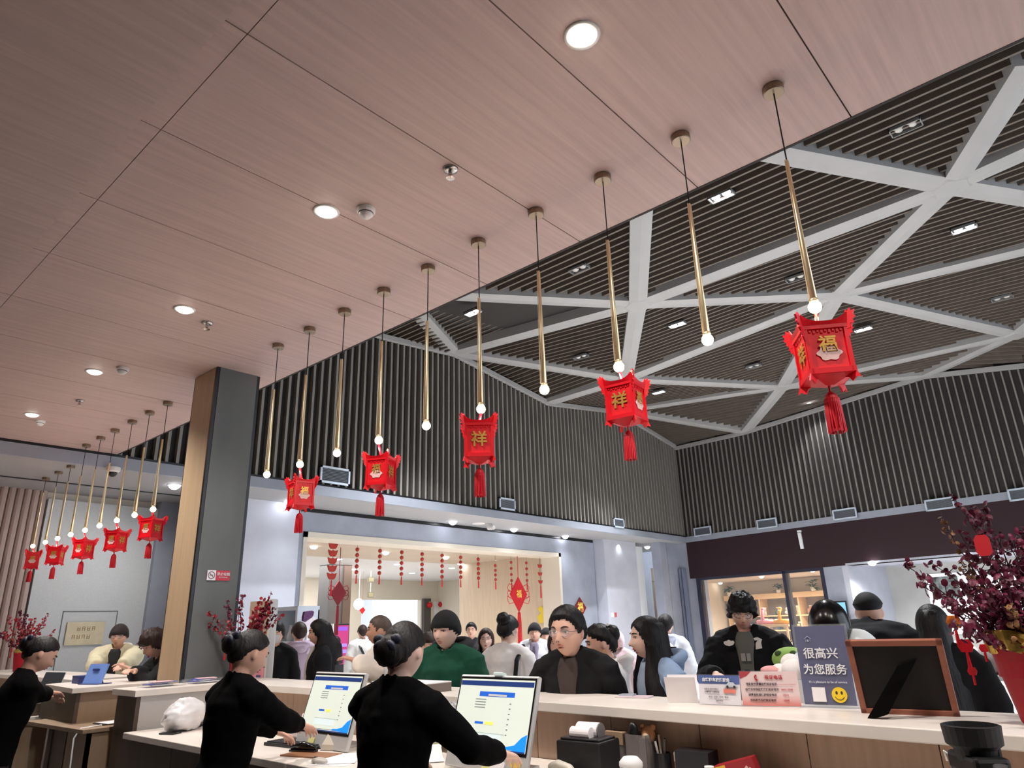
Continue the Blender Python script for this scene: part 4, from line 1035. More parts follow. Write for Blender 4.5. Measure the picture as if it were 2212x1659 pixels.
# ================================================================== THINGS ON THE DESK AND THE PIERS
m_silver = mat('silver_shell', (204, 204, 204), .35, .3); m_bezel = mat('bezel_black', (16, 16, 18), .3)
m_screen = mat('screen_white', (226, 236, 226), .25, emit=.30, emit_col=(222, 232, 220)); m_sblue = mat('screen_blue', (40, 96, 196), .3, emit=.5); m_sdark = mat('screen_navy', (38, 60, 118), .3, emit=.35)
m_sgrey = mat('screen_grey', (176, 186, 184), .3, emit=.4); m_syel = mat('screen_yellow', (220, 220, 110), .3, emit=.5); m_sline = mat('screen_line', (110, 120, 124), .3, emit=.2)
m_sblue2 = mat('screen_wave', (30, 132, 226), .3, emit=.6)
def monitor(x, y, ztop, tilt, label, notes=False, w=.52, cam_=False):
    t = thing('computer_monitor', label, 'monitor')
    # x right as seen (-Y), y up, z toward clerk (-X)
    xa = V((0,-1,0)); n = V((-cos(tilt), 0, sin(tilt))); ya = n.cross(xa)
    h = .415
    FM = frameM(V((x, y, ztop)) - ya*h, xa, ya, n); t.matrix_local = FM
    MB().boxb(-w/2, w/2, 0, h, -.03, -.002).build('casing', m_silver, t, bevel=.008)
    MB().boxb(-w/2+.008, w/2-.008, .075, h-.012, -.002, .0).build('bezel', m_bezel, t)
    MB().boxb(-w/2+.016, w/2-.016, .088, h-.022, .0, .0012).build('screen', m_screen, t)
    def R_(x0, x1, y0, y1, mt, z=.0016, nm='screen_window'): MB().boxb(x0, x1, y0, y1, z, z+.0003).build(nm, mt, t)
    R_(-w/2+.018, w/2-.018, h-.052, h-.03, m_sdark, nm='screen_bar')
    R_(-.10, .13, h-.10, h-.078, m_sblue); R_(-.04, .08, h-.098, h-.089, m_wprint, .002)
    for i in range(4): R_(-.12, -.05, h-.115-.012*i, h-.112-.012*i, m_sline, nm='screen_line')
    R_(-.125, .10, h-.262, h-.258, m_sgrey); R_(-.12, .08, h-.295, h-.262, mat('screen_pale', (206, 220, 222), .3, emit=.5)); 
    R_(-.10, -.045, h-.222, h-.212, m_sblue); R_(-.035, .02, h-.224, h-.21, m_syel)
    for i in range(7): R_(.105, .115, h-.13-.022*i, h-.126-.022*i, m_sline, nm='screen_line')
    R_(-.14, .12, .098, .1, m_sline, nm='screen_line')
    MB().prism([(w/2-.018,.09,.0016),(w/2-.018,.165,.0016),(w/2-.05,.15,.0016),(w/2-.085,.118,.0016),(w/2-.13,.108,.0016),(w/2-.17,.106,.0016),(w/2-.19,.098,.0016),(w/2-.10,.096,.0016),(w/2-.06,.09,.0016)], (0,0,.0003)).build('screen_wave', m_sblue2, t)
    R_(-w/2+.02, w/2-.02, .088, .094, m_sdark, .002, 'screen_taskbar')
    st = MB(); fwd = .0
    st.tube([(0,.12,-.03),(0,.05,-.07),(0,-.06+.0,-.09)], [(.05,.012)]*3, 10); st.build('stand_neck', m_silver, t)
    Mi = FM.inverted(); c = Mi @ V((x + .02, y, DESK_Z))
    R3 = Mi.to_3x3()
    b = MB().box((0,0,.006), (.22,.26,.012)); b.v = [tuple(c + R3 @ V(p)) for p in b.v]; b.build('stand_base', m_silver, t)
    b = MB().box((.03,0,.07), (.02,.09,.15)); b.v = [tuple(c + R3 @ V(p)) for p in b.v]; b.build('stand_foot', m_silver, t)
    if cam_:
        MB().boxb(-.03, .03, h-.004, h+.012, -.028, .006).build('webcam', m_sgrey, t, bevel=.003)
    if notes:
        MB().boxb(-.005, .06, -.045, .055, .001, .003).build('yellow_note', mat('note_yellow', (226, 222, 150), .7), t)
        MB().prism([(.05,.055,.004),(.135,.045,.004),(.13,.0,.004),(.11,-.06,.004),(.07,-.06,.004),(.045,-.04,.004)], (0,0,.001)).build('white_note', m_paper, t)
        MB().boxb(.165, .225, .03, .052, .001, .002).build('orange_label', mat('label_orange', (216, 182, 84), .6), t)
    else:
        MB().boxb(-.12, -.06, .02, .05, .001, .003).build('yellow_note', mat('note_yellow', (226, 222, 150), .7), t)
    return t
monitor(2.66, (2.74+2.235)/2, 1.272, .30, 'silver computer monitor with bright window in front of the middle clerk', True, .515, True)
monitor(2.66, 4.06-.26, 1.262, .30, 'silver computer monitor between the two nearest clerks, partly hidden by the middle clerk', False, .515)
def dz(px, py, z=DESK_Z): return at_z(px, py, z)
# white bag
t = thing('plastic_bag', 'crumpled white plastic bag lying on the desk end by the white-faced pier', 'bag', dz(395, 1578), .4)
mb = MB().sph((0,0,.10), (.155,.13,.115), 48, 34)
vs = []
for p in mb.v:
    q = V(p); k = 1 + .16*NZ.noise(q*9) + .16*abs(NZ.noise(q*22)) - .05 + .06*abs(NZ.noise(q*48)); q2 = V((q.x*k, q.y*k, .1+(q.z-.1)*k)); q2.z = max(q2.z, .003); vs.append(tuple(q2))
mb.v = vs; mb.build('sack', mat('bag_white', (226, 224, 226), .4, noise=(9, .05)), t, smooth=True)
MB().tube([(.12,.0,.02),(.2,.03,.015),(.26,-.02,.01),(.2,-.06,.012),(.16,-.03,.01)], [.012,.016,.02,.014,.01], 6).build('black_strap', m_black, t)
MB().boxb(-.2,-.12,-.1,.02,.001,.01).build('dark_sleeve', m_black, t)
# keyboard, mouse and clutter before the left clerk
t = thing('keyboard', 'black keyboard on the desk before the left clerk', 'keyboard', dz(640, 1612), radians(96))
MB().boxb(-.22,.22,-.07,.07,0,.018).build('body', mat('key_black', (34, 34, 38), .45), t, bevel=.004)
mb = MB()
for r in range(5):
    for c in range(15): mb.boxb(-.205+c*.0275, -.205+c*.0275+.023, -.058+r*.024, -.058+r*.024+.019, .018, .024)
tag(mb.build('keys', mat('key_cap', (48, 48, 54), .5), t), kind='stuff')
t = thing('crumpled_wrap', 'heap of crumpled clear plastic wrap beside the keyboard', 'wrapping', dz(668, 1592))
mb = MB().sph((0,0,.03), (.13,.10,.05), 22, 14); mb.v = [tuple(V((p[0],p[1],max(.002,p[2]))) * (1+.35*NZ.noise(V(p)*22)) + V((0,0,.004))) for p in mb.v]
mb.build('wrap', mat('wrap_white', (222, 212, 214), .25), t)
MB().tube([(-.02,.03,.06),(-.03,.04,.11),(-.02,.05,.135)], [.016,.012,.007], 6).build('twisted_end', mat('wrap_white', (222,212,214)), t)
t = thing('id_reader', 'beige wedge-shaped card reader on the desk', 'card reader', dz(717, 1619), radians(20))
MB().loft([[(-.05,-.045,0),(.05,-.045,0),(.05,.045,0),(-.05,.045,0)],[(-.045,-.04,.03),(.05,-.04,.045),(.05,.04,.045),(-.045,.04,.03)],[(.0,-.03,.085),(.045,-.03,.09),(.045,.03,.09),(.0,.03,.085)]]).build('body', mat('reader_beige', (196, 186, 170), .5), t, bevel=.004)
MB().boxb(-.05,.05,-.045,.045,-.0,.004).build('base_plate', mat('reader_base', (120,112,104), .5), t)
t = thing('leather_mat', 'brown leather pad under a black stapler', 'desk pad', dz(672, 1632), radians(105)); MB().boxb(-.16,.16,-.07,.07,0,.008).build('pad', mat('leather_brown', (146, 98, 66), .5), t, bevel=.003)
t = thing('stapler', 'glossy black stapler on the brown leather pad', 'stapler', dz(655, 1627)+V((0,0,.008)), radians(110))
MB().tube([(-.08,0,.02),(0,0,.032),(.08,0,.022)], [.014,.022,.016], 10).build('upper_arm', mat('gloss_black', (14,14,16), .2), t, smooth=True); MB().boxb(-.085,.085,-.018,.018,0,.01).build('base_plate', m_black, t)
t = thing('paper_sheet', 'white paper sheets spread at the desk edge left of the middle clerk', 'paper', dz(735, 1643), .5)
MB().boxb(-.15,.15,-.105,.105,0,.002).build('sheet', m_paper, t); MB().box((.03,.02,.004), (.29,.20,.002), MX.Rotation(.3,3,'Z')).build('sheet', m_paper, t)
t = thing('computer_mouse', 'grey oval computer mouse on the desk edge', 'mouse', dz(690, 1650), radians(95)); MB().sph((0,0,.012), (.055,.03,.018), 16, 10).build('shell', mat('mouse_grey', (186,180,172), .4), t, smooth=True); MB().boxb(.02,.04,-.003,.003,.024,.031).build('wheel', m_black, t)
t = thing('glasses_cable', 'looped dark cable standing beside the card reader', 'cable', dz(690, 1612))
MB().tube([(.0,.06*cos(a),.06+.055*sin(a)) for a in [2*pi*i/20 for i in range(21)]], .004, 6).build('loop', m_black, t); MB().tube([(.03,.05*cos(a),.035+.03*sin(a)) for a in [2*pi*i/20 for i in range(21)]], .004, 6).build('loop', m_black, t)
# middle clerk's desk
t = thing('keyboard', 'black keyboard below the middle clerk\'s arm', 'keyboard', (2.36, 2.62, DESK_Z), radians(90))
MB().boxb(-.22,.22,-.07,.07,0,.018).build('body', mat('key_black', (34,34,38)), t, bevel=.004)
mb = MB()
for r in range(5):
    for c in range(15): mb.boxb(-.205+c*.0275, -.205+c*.0275+.023, -.058+r*.024, -.058+r*.024+.019, .018, .024)
tag(mb.build('keys', mat('key_cap', (48,48,54)), t), kind='stuff')
t = thing('paper_sheet', 'curled white paper under the middle clerk\'s arm', 'paper', dz(918, 1640), .9)
mb = MB(); n = 8
for i in range(n):
    a0, a1 = [(-.12+.24*k/n, .002+.045*(k/n)**2) for k in (i, i+1)]
    mb.add([(a0[0],-.09,a0[1]),(a1[0],-.09,a1[1]),(a1[0],.09,a1[1]),(a0[0],.09,a0[1]),(a0[0],-.09,a0[1]+.002),(a1[0],-.09,a1[1]+.002),(a1[0],.09,a1[1]+.002),(a0[0],.09,a0[1]+.002)], [(0,1,2,3),(7,6,5,4),(0,4,5,1),(2,6,7,3)])
mb.build('sheet', m_paper, t)
t = thing('green_lanyard', 'pale green lanyard strip hanging at the desk edge', 'lanyard', dz(898, 1640, .9)); MB().tube([(0,0,.12),(.0,-.01,.05),(.0,.0,-.03),(-.02,.0,-.10)], [(.012,.002)]*4, 8).build('strip', mat('lanyard_green', (150, 196, 120), .5), t)
t = thing('computer_mouse', 'black computer mouse under the middle clerk\'s hand', 'mouse', (2.52, 2.16, DESK_Z), radians(80)); MB().sph((0,0,.014), (.058,.032,.02), 16, 10).build('shell', mat('mouse_black', (30,30,34), .35), t, smooth=True); MB().boxb(.02,.04,-.003,.003,.03,.036).build('wheel', m_sgrey, t)
t = thing('white_handset', 'pale curved phone handset beside the receipt printer', 'handset', (2.62, 2.08, DESK_Z), radians(70)); MB().tube([(-.09,0,.03),(-.05,0,.06),(.04,0,.065),(.09,0,.04)], [.022,.016,.016,.024], 10).build('grip', mat('handset_white', (214,208,196), .4), t, smooth=True); MB().boxb(-.11,.11,-.04,.04,0,.03).build('cradle', mat('handset_white', (214,208,196)), t, bevel=.006)
# receipt printer
pp = V((2.74, 2.03, DESK_Z)); t = thing('receipt_printer', 'black receipt printer with white paper roll on top', 'printer', pp, radians(4))
MB().boxb(-.09,.09,-.11,.11,0,.155).build('body', mat('printer_black', (22,21,23), .4), t, bevel=.008)
MB().boxb(-.07,.07,-.1,.1,.155,.165).build('lid', mat('printer_lid', (48,46,48), .35), t, bevel=.004)
MB().tube([(.02,-.055,.185),(.02,.055,.185)], .035, 20).build('paper_roll', m_paper, t, smooth=False); MB().tube([(-.03,-.04,.18),(-.03,.06,.18)], .026, 18).build('paper_roll', m_paper, t)
MB().tube([(.02,-.06,.185),(.02,-.056,.185)], .034, 20).build('roll_end', mat('roll_grey', (120,116,116), .5), t)
MB().boxb(-.092,-.089,-.02,-.012,.03,.036).build('indicator', mat('led_blue', (60,80,255), .3, emit=4), t)
def at_desk(px, X=2.9): p = at_x(px, 1640, X); return V((X, p.y, DESK_Z))
t = thing('paper_roll', 'loose white paper roll right of the receipt printer', 'paper roll', at_desk(1252, 2.72), .5); MB().tube([(-.045,0,.045),(.045,0,.045)], .045, 22).build('roll', m_paper, t); MB().tube([(-.047,0,.045),(.047,0,.045)], .012, 10).build('core', m_tan, t)
t = thing('tape_roll', 'grey roll leaning behind the receipt printer', 'tape roll', at_desk(1268, 2.93), .2); MB().tube([(-.02,0,.10),(.02,0,.10)], .075, 22).build('roll', mat('roll_grey', (120,116,116)), t); MB().boxb(-.03,.03,-.04,.04,0,.03).build('holder', m_black, t)
t = thing('lidded_pot', 'round white lidded pot at the bottom edge of the picture', 'pot', at_desk(1362, 2.66)); MB().lathe([(.04,0),(.046,.05),(.046,.085)], 18).build('pot_body', m_white, t, smooth=True); MB().lathe([(.048,.085),(.047,.10),(.03,.118),(.001,.122)], 18).build('lid', m_white, t, smooth=True)
t = thing('glue_bottle', 'small blue-capped bottle left of the clear organiser', 'bottle', at_desk(1284, 2.9)); MB().lathe([(.02,0),(.02,.09),(.014,.10)], 14).build('body', mat('bottle_grey', (92,104,118), .3), t, smooth=True); MB().lathe([(.016,.10),(.016,.145)], 14).build('cap', mat('cap_blue', (30,44,96), .4), t)
# organiser with phone and figurine
t = thing('desk_organiser', 'smoky clear desk organiser holding small packets', 'organiser', at_desk(1362, 2.92)); m_smoke = mat('smoky_plastic', (120, 112, 110), .25, noise=(8, .2))
for y0, y1 in ((-.12,-.012),(.0,.11)):
    MB().boxb(-.05,.05,y0,y1,0,.01).build('tray', m_smoke, t)
    for a in ((-.05,-.046,y0,y1),(.046,.05,y0,y1),(-.05,.05,y0,y0+.004),(-.05,.05,y1-.004,y1)): MB().boxb(a[0],a[1],a[2],a[3],.01,.165).build('wall', mat('smoke_clear', (150,142,140), .15, alpha=.45), t)
for y, c, h in ((-.09,(96,86,92),.15),(-.05,(74,70,72),.13),(.03,(150,128,108),.165),(.075,(110,100,110),.12)): MB().boxb(-.035,.035,y-.017,y+.017,.01,h).build('packet', mat('packet_%d' % c[0], c, .5), t)
MB().boxb(-.052,-.02,.0,.10,.12,.17).build('brown_label', mat('kraft', (166,138,112), .7), t)
o = at_desk(1378, 2.92); t = thing('hair_brush', 'black oval brush standing in the organiser', 'brush', V((2.9,o.y,DESK_Z+.012))); MB().sph((0,0,.165), (.018,.024,.036), 14, 10).build('brush_head', m_black, t, smooth=True); MB().tube([(0,0,0),(0,0,.14)], .008, 8).build('handle', m_black, t)
t = thing('figurine', 'small orange and cream figurine sticking up from the organiser', 'figurine', V((2.93, at_desk(1397).y, DESK_Z+.012)))
m_fo = mat('figurine_orange', (186,130,92), .5); MB().tube([(0,0,0),(0,0,.11)], .012, 8).build('stick', mat('stick_cream', (196,176,150)), t); MB().sph((0,0,.15), (.026,.034,.036), 14, 10).build('head', m_fo, t, smooth=True)
for s in (-1,1): MB().sph((-.0,s*.026,.18), (.010,.013,.013), 10, 6).build('ear', m_fo, t, smooth=True)
MB().sph((-.021,0,.143), (.010,.018,.016), 10, 8).build('muzzle', mat('stick_cream', (196,176,150)), t, smooth=True)
t = thing('pen_holder', 'black pen holder with scissors right of the organiser', 'pen holder', at_desk(1432, 2.91)); MB().lathe([(.036,0),(.036,.10),(.032,.10),(.032,.01),(.001,.01)], 18).build('cup', m_black, t)
for i, (a, b, c) in enumerate(((.012,.01,(206,190,170)),(-.01,-.012,(70,60,60)),(.0,.014,(200,190,186)))): MB().tube([(a*.4,b*.4,.012),(a*1.6,b*2.2,.165-.012*i)], .005, 7).build('pen', mat('pen_%d' % c[0], c, .4), t)
MB().tube([(0,.0,.012),(.0,-.02,.16)], [(.004,.008),(.004,.012)], 7).build('scissor_blade', m_chrome, t)
t = thing('glue_stick', 'small pale glue stick right of the pen holder', 'glue stick', at_desk(1463, 2.92)); MB().lathe([(.014,0),(.014,.07)], 12).build('tube', m_smoke, t); MB().lathe([(.0145,.07),(.0145,.10),(.006,.112)], 12).build('cap', mat('cap_pale', (186,178,168), .5), t)
t = thing('tissue_box', 'black box on a green and white packet below the counter lip', 'box', at_desk(1505, 2.9), radians(3)); MB().boxb(-.05,.05,-.075,.075,.045,.125).build('box', mat('box_black', (26,26,30), .4), t, bevel=.003); MB().boxb(-.05,.05,-.078,.078,0,.035).build('packet_base', mat('packet_green', (146,156,110), .6), t); MB().boxb(-.051,.051,-.079,.079,.035,.045).build('white_band', m_paper, t)
t = thing('cream_tube', 'pale green tube with white cap beside the black box', 'tube', at_desk(1530, 2.80)); MB().lathe([(.017,0),(.018,.06),(.016,.066)], 14).build('tube_body', mat('tube_green', (140,164,150), .4), t, smooth=True); MB().lathe([(.019,.066),(.019,.088)], 14).build('cap', m_white, t)
t = thing('snack_box', 'tilted red snack box with a yellow printed patch under the counter lip', 'box', at_desk(1592, 2.86)+V((0,0,.012)), radians(8))
Rm = MX.Rotation(radians(-16), 3, 'X'); MB().box((0,0,.055), (.06,.165,.085), Rm).build('carton', mat('snack_red', (156,30,42), .4), t, bevel=.003)
MB().box((-.031,.055,.042), (.002,.045,.07), Rm).build('yellow_patch', mat('snack_yellow', (222,176,70), .5), t)
for yy, zz in ((.005,.06),(-.02,.045),(.01,.035),(-.04,.075),(-.055,.07)): MB().box((-.0315,yy,zz), (.002,.022,.010), MX.Rotation(radians(-16+yy*900), 3, 'X')).build('pale_print', mat('snack_pale', (230,190,180), .5), t)
MB().boxb(-.02,.02,-.05,.05,-.012,.01).build('support_packet', m_smoke, t)
t = thing('tissue_pack', 'white tissue pack in front of the red snack box', 'tissues', at_desk(1632, 2.76), .3); MB().boxb(-.04,.04,-.05,.05,0,.05).build('pack', mat('tissue_pale', (206,220,226), .5), t, bevel=.01); MB().prism([(-.02,-.02,.05),(.02,-.03,.05),(.01,.03,.05)], (.0,.01,.035)).build('tissue', m_white, t); MB().boxb(-.041,-.04,-.02,.02,.015,.04).build('blue_print', mat('tissue_blue', (60,130,160)), t)
t = thing('plastic_case', 'rounded grey plastic case lying under the counter lip', 'case', at_desk(1655, 2.92), .1); MB().boxb(-.05,.05,-.11,.11,0,.045).build('case_body', mat('case_grey', (136,134,126), .4), t, bevel=.016); MB().boxb(-.051,.051,-.05,.05,.02,.03).build('clasp', m_black, t)
t = thing('printed_carton', 'blue and grey printed carton at the bottom edge right of the cases', 'box', at_desk(1885, 2.62)+V((0,0,0)), radians(-12)); MB().boxb(-.05,.05,-.075,.075,0,.115).build('carton', mat('carton_grey', (150,160,168), .5, noise=(12,.3)), t, bevel=.003); MB().boxb(-.051,.051,.045,.076,0,.116).build('blue_side', mat('carton_blue', (70,96,160), .5), t)
# camera on its bag
o = at_x(2095, 1640, 2.5); t = thing('camera', 'black camera with lens hood pointing up, resting on a black pouch with strap', 'camera', V((2.5, o.y-.02, DESK_Z)), radians(35)); t.scale = (1.2,1.2,1.2)
m_cb = mat('camera_black', (16,16,18), .4); m_cb2 = mat('camera_rubber', (26,26,28), .6)
MB().boxb(-.075,.075,-.06,.06,0,.17).build('pouch', mat('pouch_black', (14,14,15), .7), t, bevel=.02)
MB().boxb(-.070,.070,-.04,.04,.17,.215).build('camera_body', m_cb, t, bevel=.01)
MB().boxb(-.03,.03,-.045,.0,.20,.24).build('viewfinder_hump', m_cb, t, bevel=.008)
MB().lathe([(.042,.20),(.046,.225),(.060,.235),(.063,.275),(.057,.277),(.054,.24)], 26).build('lens_hood', m_cb2, t, smooth=False)
MB().tube([(-.06,-.02,.2),(-.12,.01,.21),(-.17,.04,.16),(-.2,.06,.07),(-.19,.05,.012),(-.13,.03,.008)], [(.014,.003)]*6, 8).build('strap', m_cb2, t)
MB().tube([(.06,.02,.19),(.10,.03,.205),(.12,.02,.18)], .003, 6).build('strap_ring', m_chrome, t)
MB().boxb(-.082,-.074,-.04,.02,.06,.13).build('white_label', mat('label_grey', (176,172,176), .6, noise=(40,.4)), t)
MB().box((.078,0,.09), (.012,.10,.13)).build('grey_side_pocket', mat('pocket_grey', (120,124,128), .6), t, bevel=.005)
t = thing('paper_sheet', 'stack of white papers at the bottom right corner by the camera', 'paper', at_z(2215, 1640, .98), .7)
MB().boxb(-.12,.12,-.1,.1,-.12,-.0).build('file_tray', m_lam, t); MB().boxb(-.11,.11,-.09,.09,0,.01).build('sheets', m_paper, t)
# box on the counter behind the middle clerk and card tray under it
p = at_z(945, 1490, COUNTER_Z); t = thing('counter_box', 'low grey-brown box with white lid edge on the counter, right of the middle clerk', 'box', V((3.05, 3.62, COUNTER_Z)))
MB().boxb(-.09,.12,-.26,.26,0,.05).build('box', mat('box_taupe', (120,108,100), .5), t); MB().boxb(-.09,.12,-.26,.26,.05,.056).build('lid', m_paper, t)
t = thing('printed_cup', 'black and white printed cup lying on the small ledge right of the middle clerk', 'cup', at_x(972, 1497, 2.90)+V((0,0,-.03))); t.location.z = DESK_Z+.18
MB().sph((0,0,.03), (.05,.065,.04), 14, 10).build('cup_body', mat('cup_print', (200,200,200), .4, noise=(24,1.0)), t, smooth=True); MB().boxb(-.03,.03,-.06,.06,-.02,.0).build('cup_base', m_black, t)
t = thing('ledge_tray', 'pale greenish acrylic ledge with a yellow note beside the monitor', 'tray', V((2.90, 3.2, DESK_Z)))
MB().boxb(-.06,.09,-.20,.25,.13,.16).build('ledge', mat('ledge_pale', (226,222,188), .4), t); MB().boxb(-.058,-.05,-.20,.25,.03,.13).build('clear_front', mat('ledge_green', (190,196,160), .3), t); MB().boxb(-.06,.09,-.20,-.19,0,.13).build('side_wall', m_acr, t); MB().boxb(-.06,.09,.24,.25,0,.13).build('side_wall', m_acr, t)  # greenish glass, with its pale yellow-green reflection put into the colours
MB().box((-.065,-.16,.085), (.003,.07,.09), MX.Rotation(.2,3,'X')).build('yellow_note', mat('note_yellow', (226,222,150)), t)
# left piers and far counter
t = thing('blue_tablet', 'bright blue tilted tablet board on the brown pier', 'tablet', (2.40, 7.02, 1.125), radians(20)); b = MB().box((0,0,.082), (.014,.215,.165), MX.Rotation(.35,3,'Y')); b.build('board', mat('tablet_blue', (110,140,206), .35, emit=.10), t); MB().box((.04,0,.055), (.008,.06,.12), MX.Rotation(-.35,3,'Y')).build('stand_leg', m_navyp, t); MB().box((-.004,0,.115), (.014,.07,.016), MX.Rotation(.35,3,'Y')).build('dark_print', m_navyp, t); MB().boxb(-.07,.08,-.11,.11,0,.006).build('base_plate', m_navyp, t)
t = thing('blue_box', 'small dark blue box left of the blue tablet', 'box', (2.40, 7.32, 1.125)); MB().boxb(-.06,.06,-.08,.08,0,.055).build('box', mat('box_navy', (40,52,110), .5), t); MB().boxb(-.061,.061,-.081,.081,.055,.064).build('lid', mat('box_navy2', (52,66,128), .5), t)
for i, (px, py, l) in enumerate(((322,1470,'clear plastic tray with white and blue papers on the white-faced pier, left one'),(380,1466,'clear plastic tray heaped with blue papers on the pier near the pillar'))):
    p = at_z(px, py, COUNTER_Z); p = V((min(p.x, 2.95), min(p.y, 6.0), COUNTER_Z)); p = V((2.52+.34*i, 5.95, COUNTER_Z)); t = thing('paper_tray', l, 'tray', p, .15)
    MB().boxb(-.14,.14,-.10,.10,0,.006).build('tray_floor', m_acr, t)
    for a in ((-.14,.14,-.10,-.096),(-.14,.14,.096,.10),(-.14,-.136,-.1,.1),(.136,.14,-.1,.1)): MB().boxb(a[0],a[1],a[2],a[3],.006,.035).build('tray_wall', m_acr, t)
    for k, c in enumerate(((236,234,240),(70,86,180),(214,212,222),(90,110,200),(226,190,196))): MB().box((random.uniform(-.04,.05),random.uniform(-.03,.03),.012+.006*k), (.15,.10,.005), MX.Rotation(random.uniform(-.4,.4),3,'Z')).build('paper', mat('tray_paper_%d' % c[0], c, .6), t)
t = thing('paper_sheet', 'white paper and folder lying on the low shelf unit', 'paper', (2.42, 6.40, DESK_Z)); MB().boxb(-.16,.2,-.10,.12,0,.006).build('folder', m_black, t); MB().box((.03,.01,.009), (.34,.2,.004), MX.Rotation(.1,3,'Z')).build('sheet', m_paper, t); MB().box((.16,-.12,.004), (.2,.1,.004), MX.Rotation(-.2,3,'Z')).build('sheet', m_paper, t)
t = thing('laptop', 'open dark laptop tilted in front of the far left clerk', 'laptop', (2.2, 7.92, DESK_Z+.10), radians(10)); MB().boxb(-.14,.1,-.17,.17,0,.015).build('base', m_sgrey, t); b = MB().box((.13,0,.125), (.01,.34,.25), MX.Rotation(.3,3,'Y')); b.build('lid', mat('laptop_dark', (58,62,68), .4), t); MB().box((.136,0,.125), (.004,.345,.255), MX.Rotation(.3,3,'Y')).build('lid_back', m_white, t); MB().boxb(-.15,.12,-.18,.18,-.10,.0).build('riser', m_darkw, t)
t = thing('plastic_bags', 'green and white plastic bags heaped on the far staff desk', 'bag', (1.95, 7.82, DESK_Z)); m_gb = mat('bag_green', (176,196,150), .35, noise=(14,.3))
mb = MB().sph((0,0,.05), (.2,.13,.06), 22, 12); mb.v = [tuple(V((p[0],p[1],max(.002,p[2])))*(1+.3*NZ.noise(V(p)*16))) for p in mb.v]; mb.build('bag', m_gb, t); mb = MB().sph((.08,.05,.09), (.1,.08,.05), 18, 10); mb.v = [tuple(V(p)*(1+.3*NZ.noise(V(p)*20))) for p in mb.v]; mb.build('bag', mat('bag_white', (226,224,226)), t)
t = thing('mug', 'white mug at the left edge of the picture', 'mug', at_z(5, 1520, DESK_Z+.02)); t.location = (1.9, 8.6, DESK_Z); MB().lathe([(.045,0),(.05,.02),(.05,.12),(.044,.12),(.04,.02),(.001,.02)], 18).build('cup', m_white, t, smooth=True); MB().tube([(.05,0,.1),(.08,0,.09),(.08,0,.045),(.05,0,.03)], .008, 8).build('handle', m_white, t)
# ================================================================== PEOPLE
def sstep(a, b, x):
    t = max(0, min(1, (x-a)/(b-a))); return t*t*(3-2*t)
HAF, HAL, HAU = .099, .081, .116
def head_pt(d):
    """unit direction (f,l,u) -> point of the head surface (metres, head of a 1.70 m adult)"""
    f, l, u = d
    p = V((HAF*f, HAL*l, HAU*u)); L, Z = p.y, p.z
    if u < 0:
        k = (-u)**1.6; p.y *= 1 - .30*k
        if f < 0: p.x *= 1 - .35*k
        else: p.x *= 1 + .02*k
    if f < 0: p.x *= 1.05; 
    if f > 0:
        g = lambda a, s: exp(-(a/s)**2)
        F = sstep(0, .35, f)
        nose = g(L, .0105) * (sstep(.022, -.028, Z) * sstep(-.047, -.034, Z)); nose *= (0.35 + .65*sstep(.02, -.03, Z))
        p.x += F*(.024*nose)
        p.x += F*.010*g(L, .019)*g(Z+.036, .008)
        for s in (-1, 1):
            p.x -= F*.010*g(L - s*.032, .017)*g(Z-.004, .012)
            p.x += F*.005*g(L - s*.032, .022)*g(Z-.026, .009)
            p.x += F*.005*g(L - s*.044, .018)*g(Z+.026, .018)
        p.x += F*.007*g(L, .021)*g(Z+.059, .006) + F*.006*g(L, .019)*g(Z+.069, .006) - F*.004*g(L, .022)*g(Z+.0645, .0025)
        p.x += F*.008*g(L, .022)*g(Z+.096, .014)
        p.x -= F*.010*sstep(.3, 1, abs(L)/.06)*g(Z, .05)*.3
    return p
def latlong(fn, nu, nv):
    vs = []; fs = []
    vs.append(fn((0,0,-1)))
    for i in range(1, nv):
        th = -pi/2 + pi*i/nv
        for j in range(nu):
            ph = 2*pi*j/nu; vs.append(fn((cos(th)*cos(ph), cos(th)*sin(ph), sin(th))))
    vs.append(fn((0,0,1)))
    for j in range(nu):
        fs.append((0, 1+(j+1)%nu, 1+j)); o = 1+(nv-2)*nu; fs.append((o+j, o+(j+1)%nu, len(vs)-1))
    for i in range(nv-2):
        for j in range(nu):
            a = 1+i*nu+j; b = 1+i*nu+(j+1)%nu; fs.append((a, b, b+nu, a+nu))
    return vs, fs
def face_at(L, Z):
    l, u = L/HAL, Z/HAU; return head_pt((sqrt(max(.01, 1-l*l-u*u)), l, u))
HAIRLINE = {  # azimuth (deg from the front) -> lowest u covered
    'short': [(0,.56),(35,.56),(55,.40),(72,.12),(80,-.12),(86,.10),(104,.12),(116,-.15),(150,-.52),(180,-.58)],
    'crop': [(0,.56),(35,.56),(52,.42),(68,.12),(78,-.08),(86,.12),(104,.14),(116,-.05),(140,-.36),(180,-.46)],
    'bun': [(0,.60),(35,.56),(58,.40),(72,.22),(84,.16),(104,.14),(116,-.08),(132,-.42),(180,-.62)],
    'long': [(0,.62),(20,.56),(40,.36),(58,-.02),(75,-.45),(95,-.75),(180,-.85)],
    'mop': [(0,.25),(30,.24),(50,.16),(68,-.10),(85,-.38),(100,-.40),(140,-.62),(180,-.68)],
    'bob': [(0,.30),(30,.25),(50,-.2),(70,-.7),(180,-.9)],
    'beanie': [(0,.26),(40,.22),(70,.02),(90,-.22),(130,-.32),(180,-.34)],
    'cap': [(0,.36),(60,.34),(90,.30),(180,.22)],
    'hood': [(0,.80),(30,.66),(50,.30),(65,-.3),(80,-.8),(180,-.95)],
}
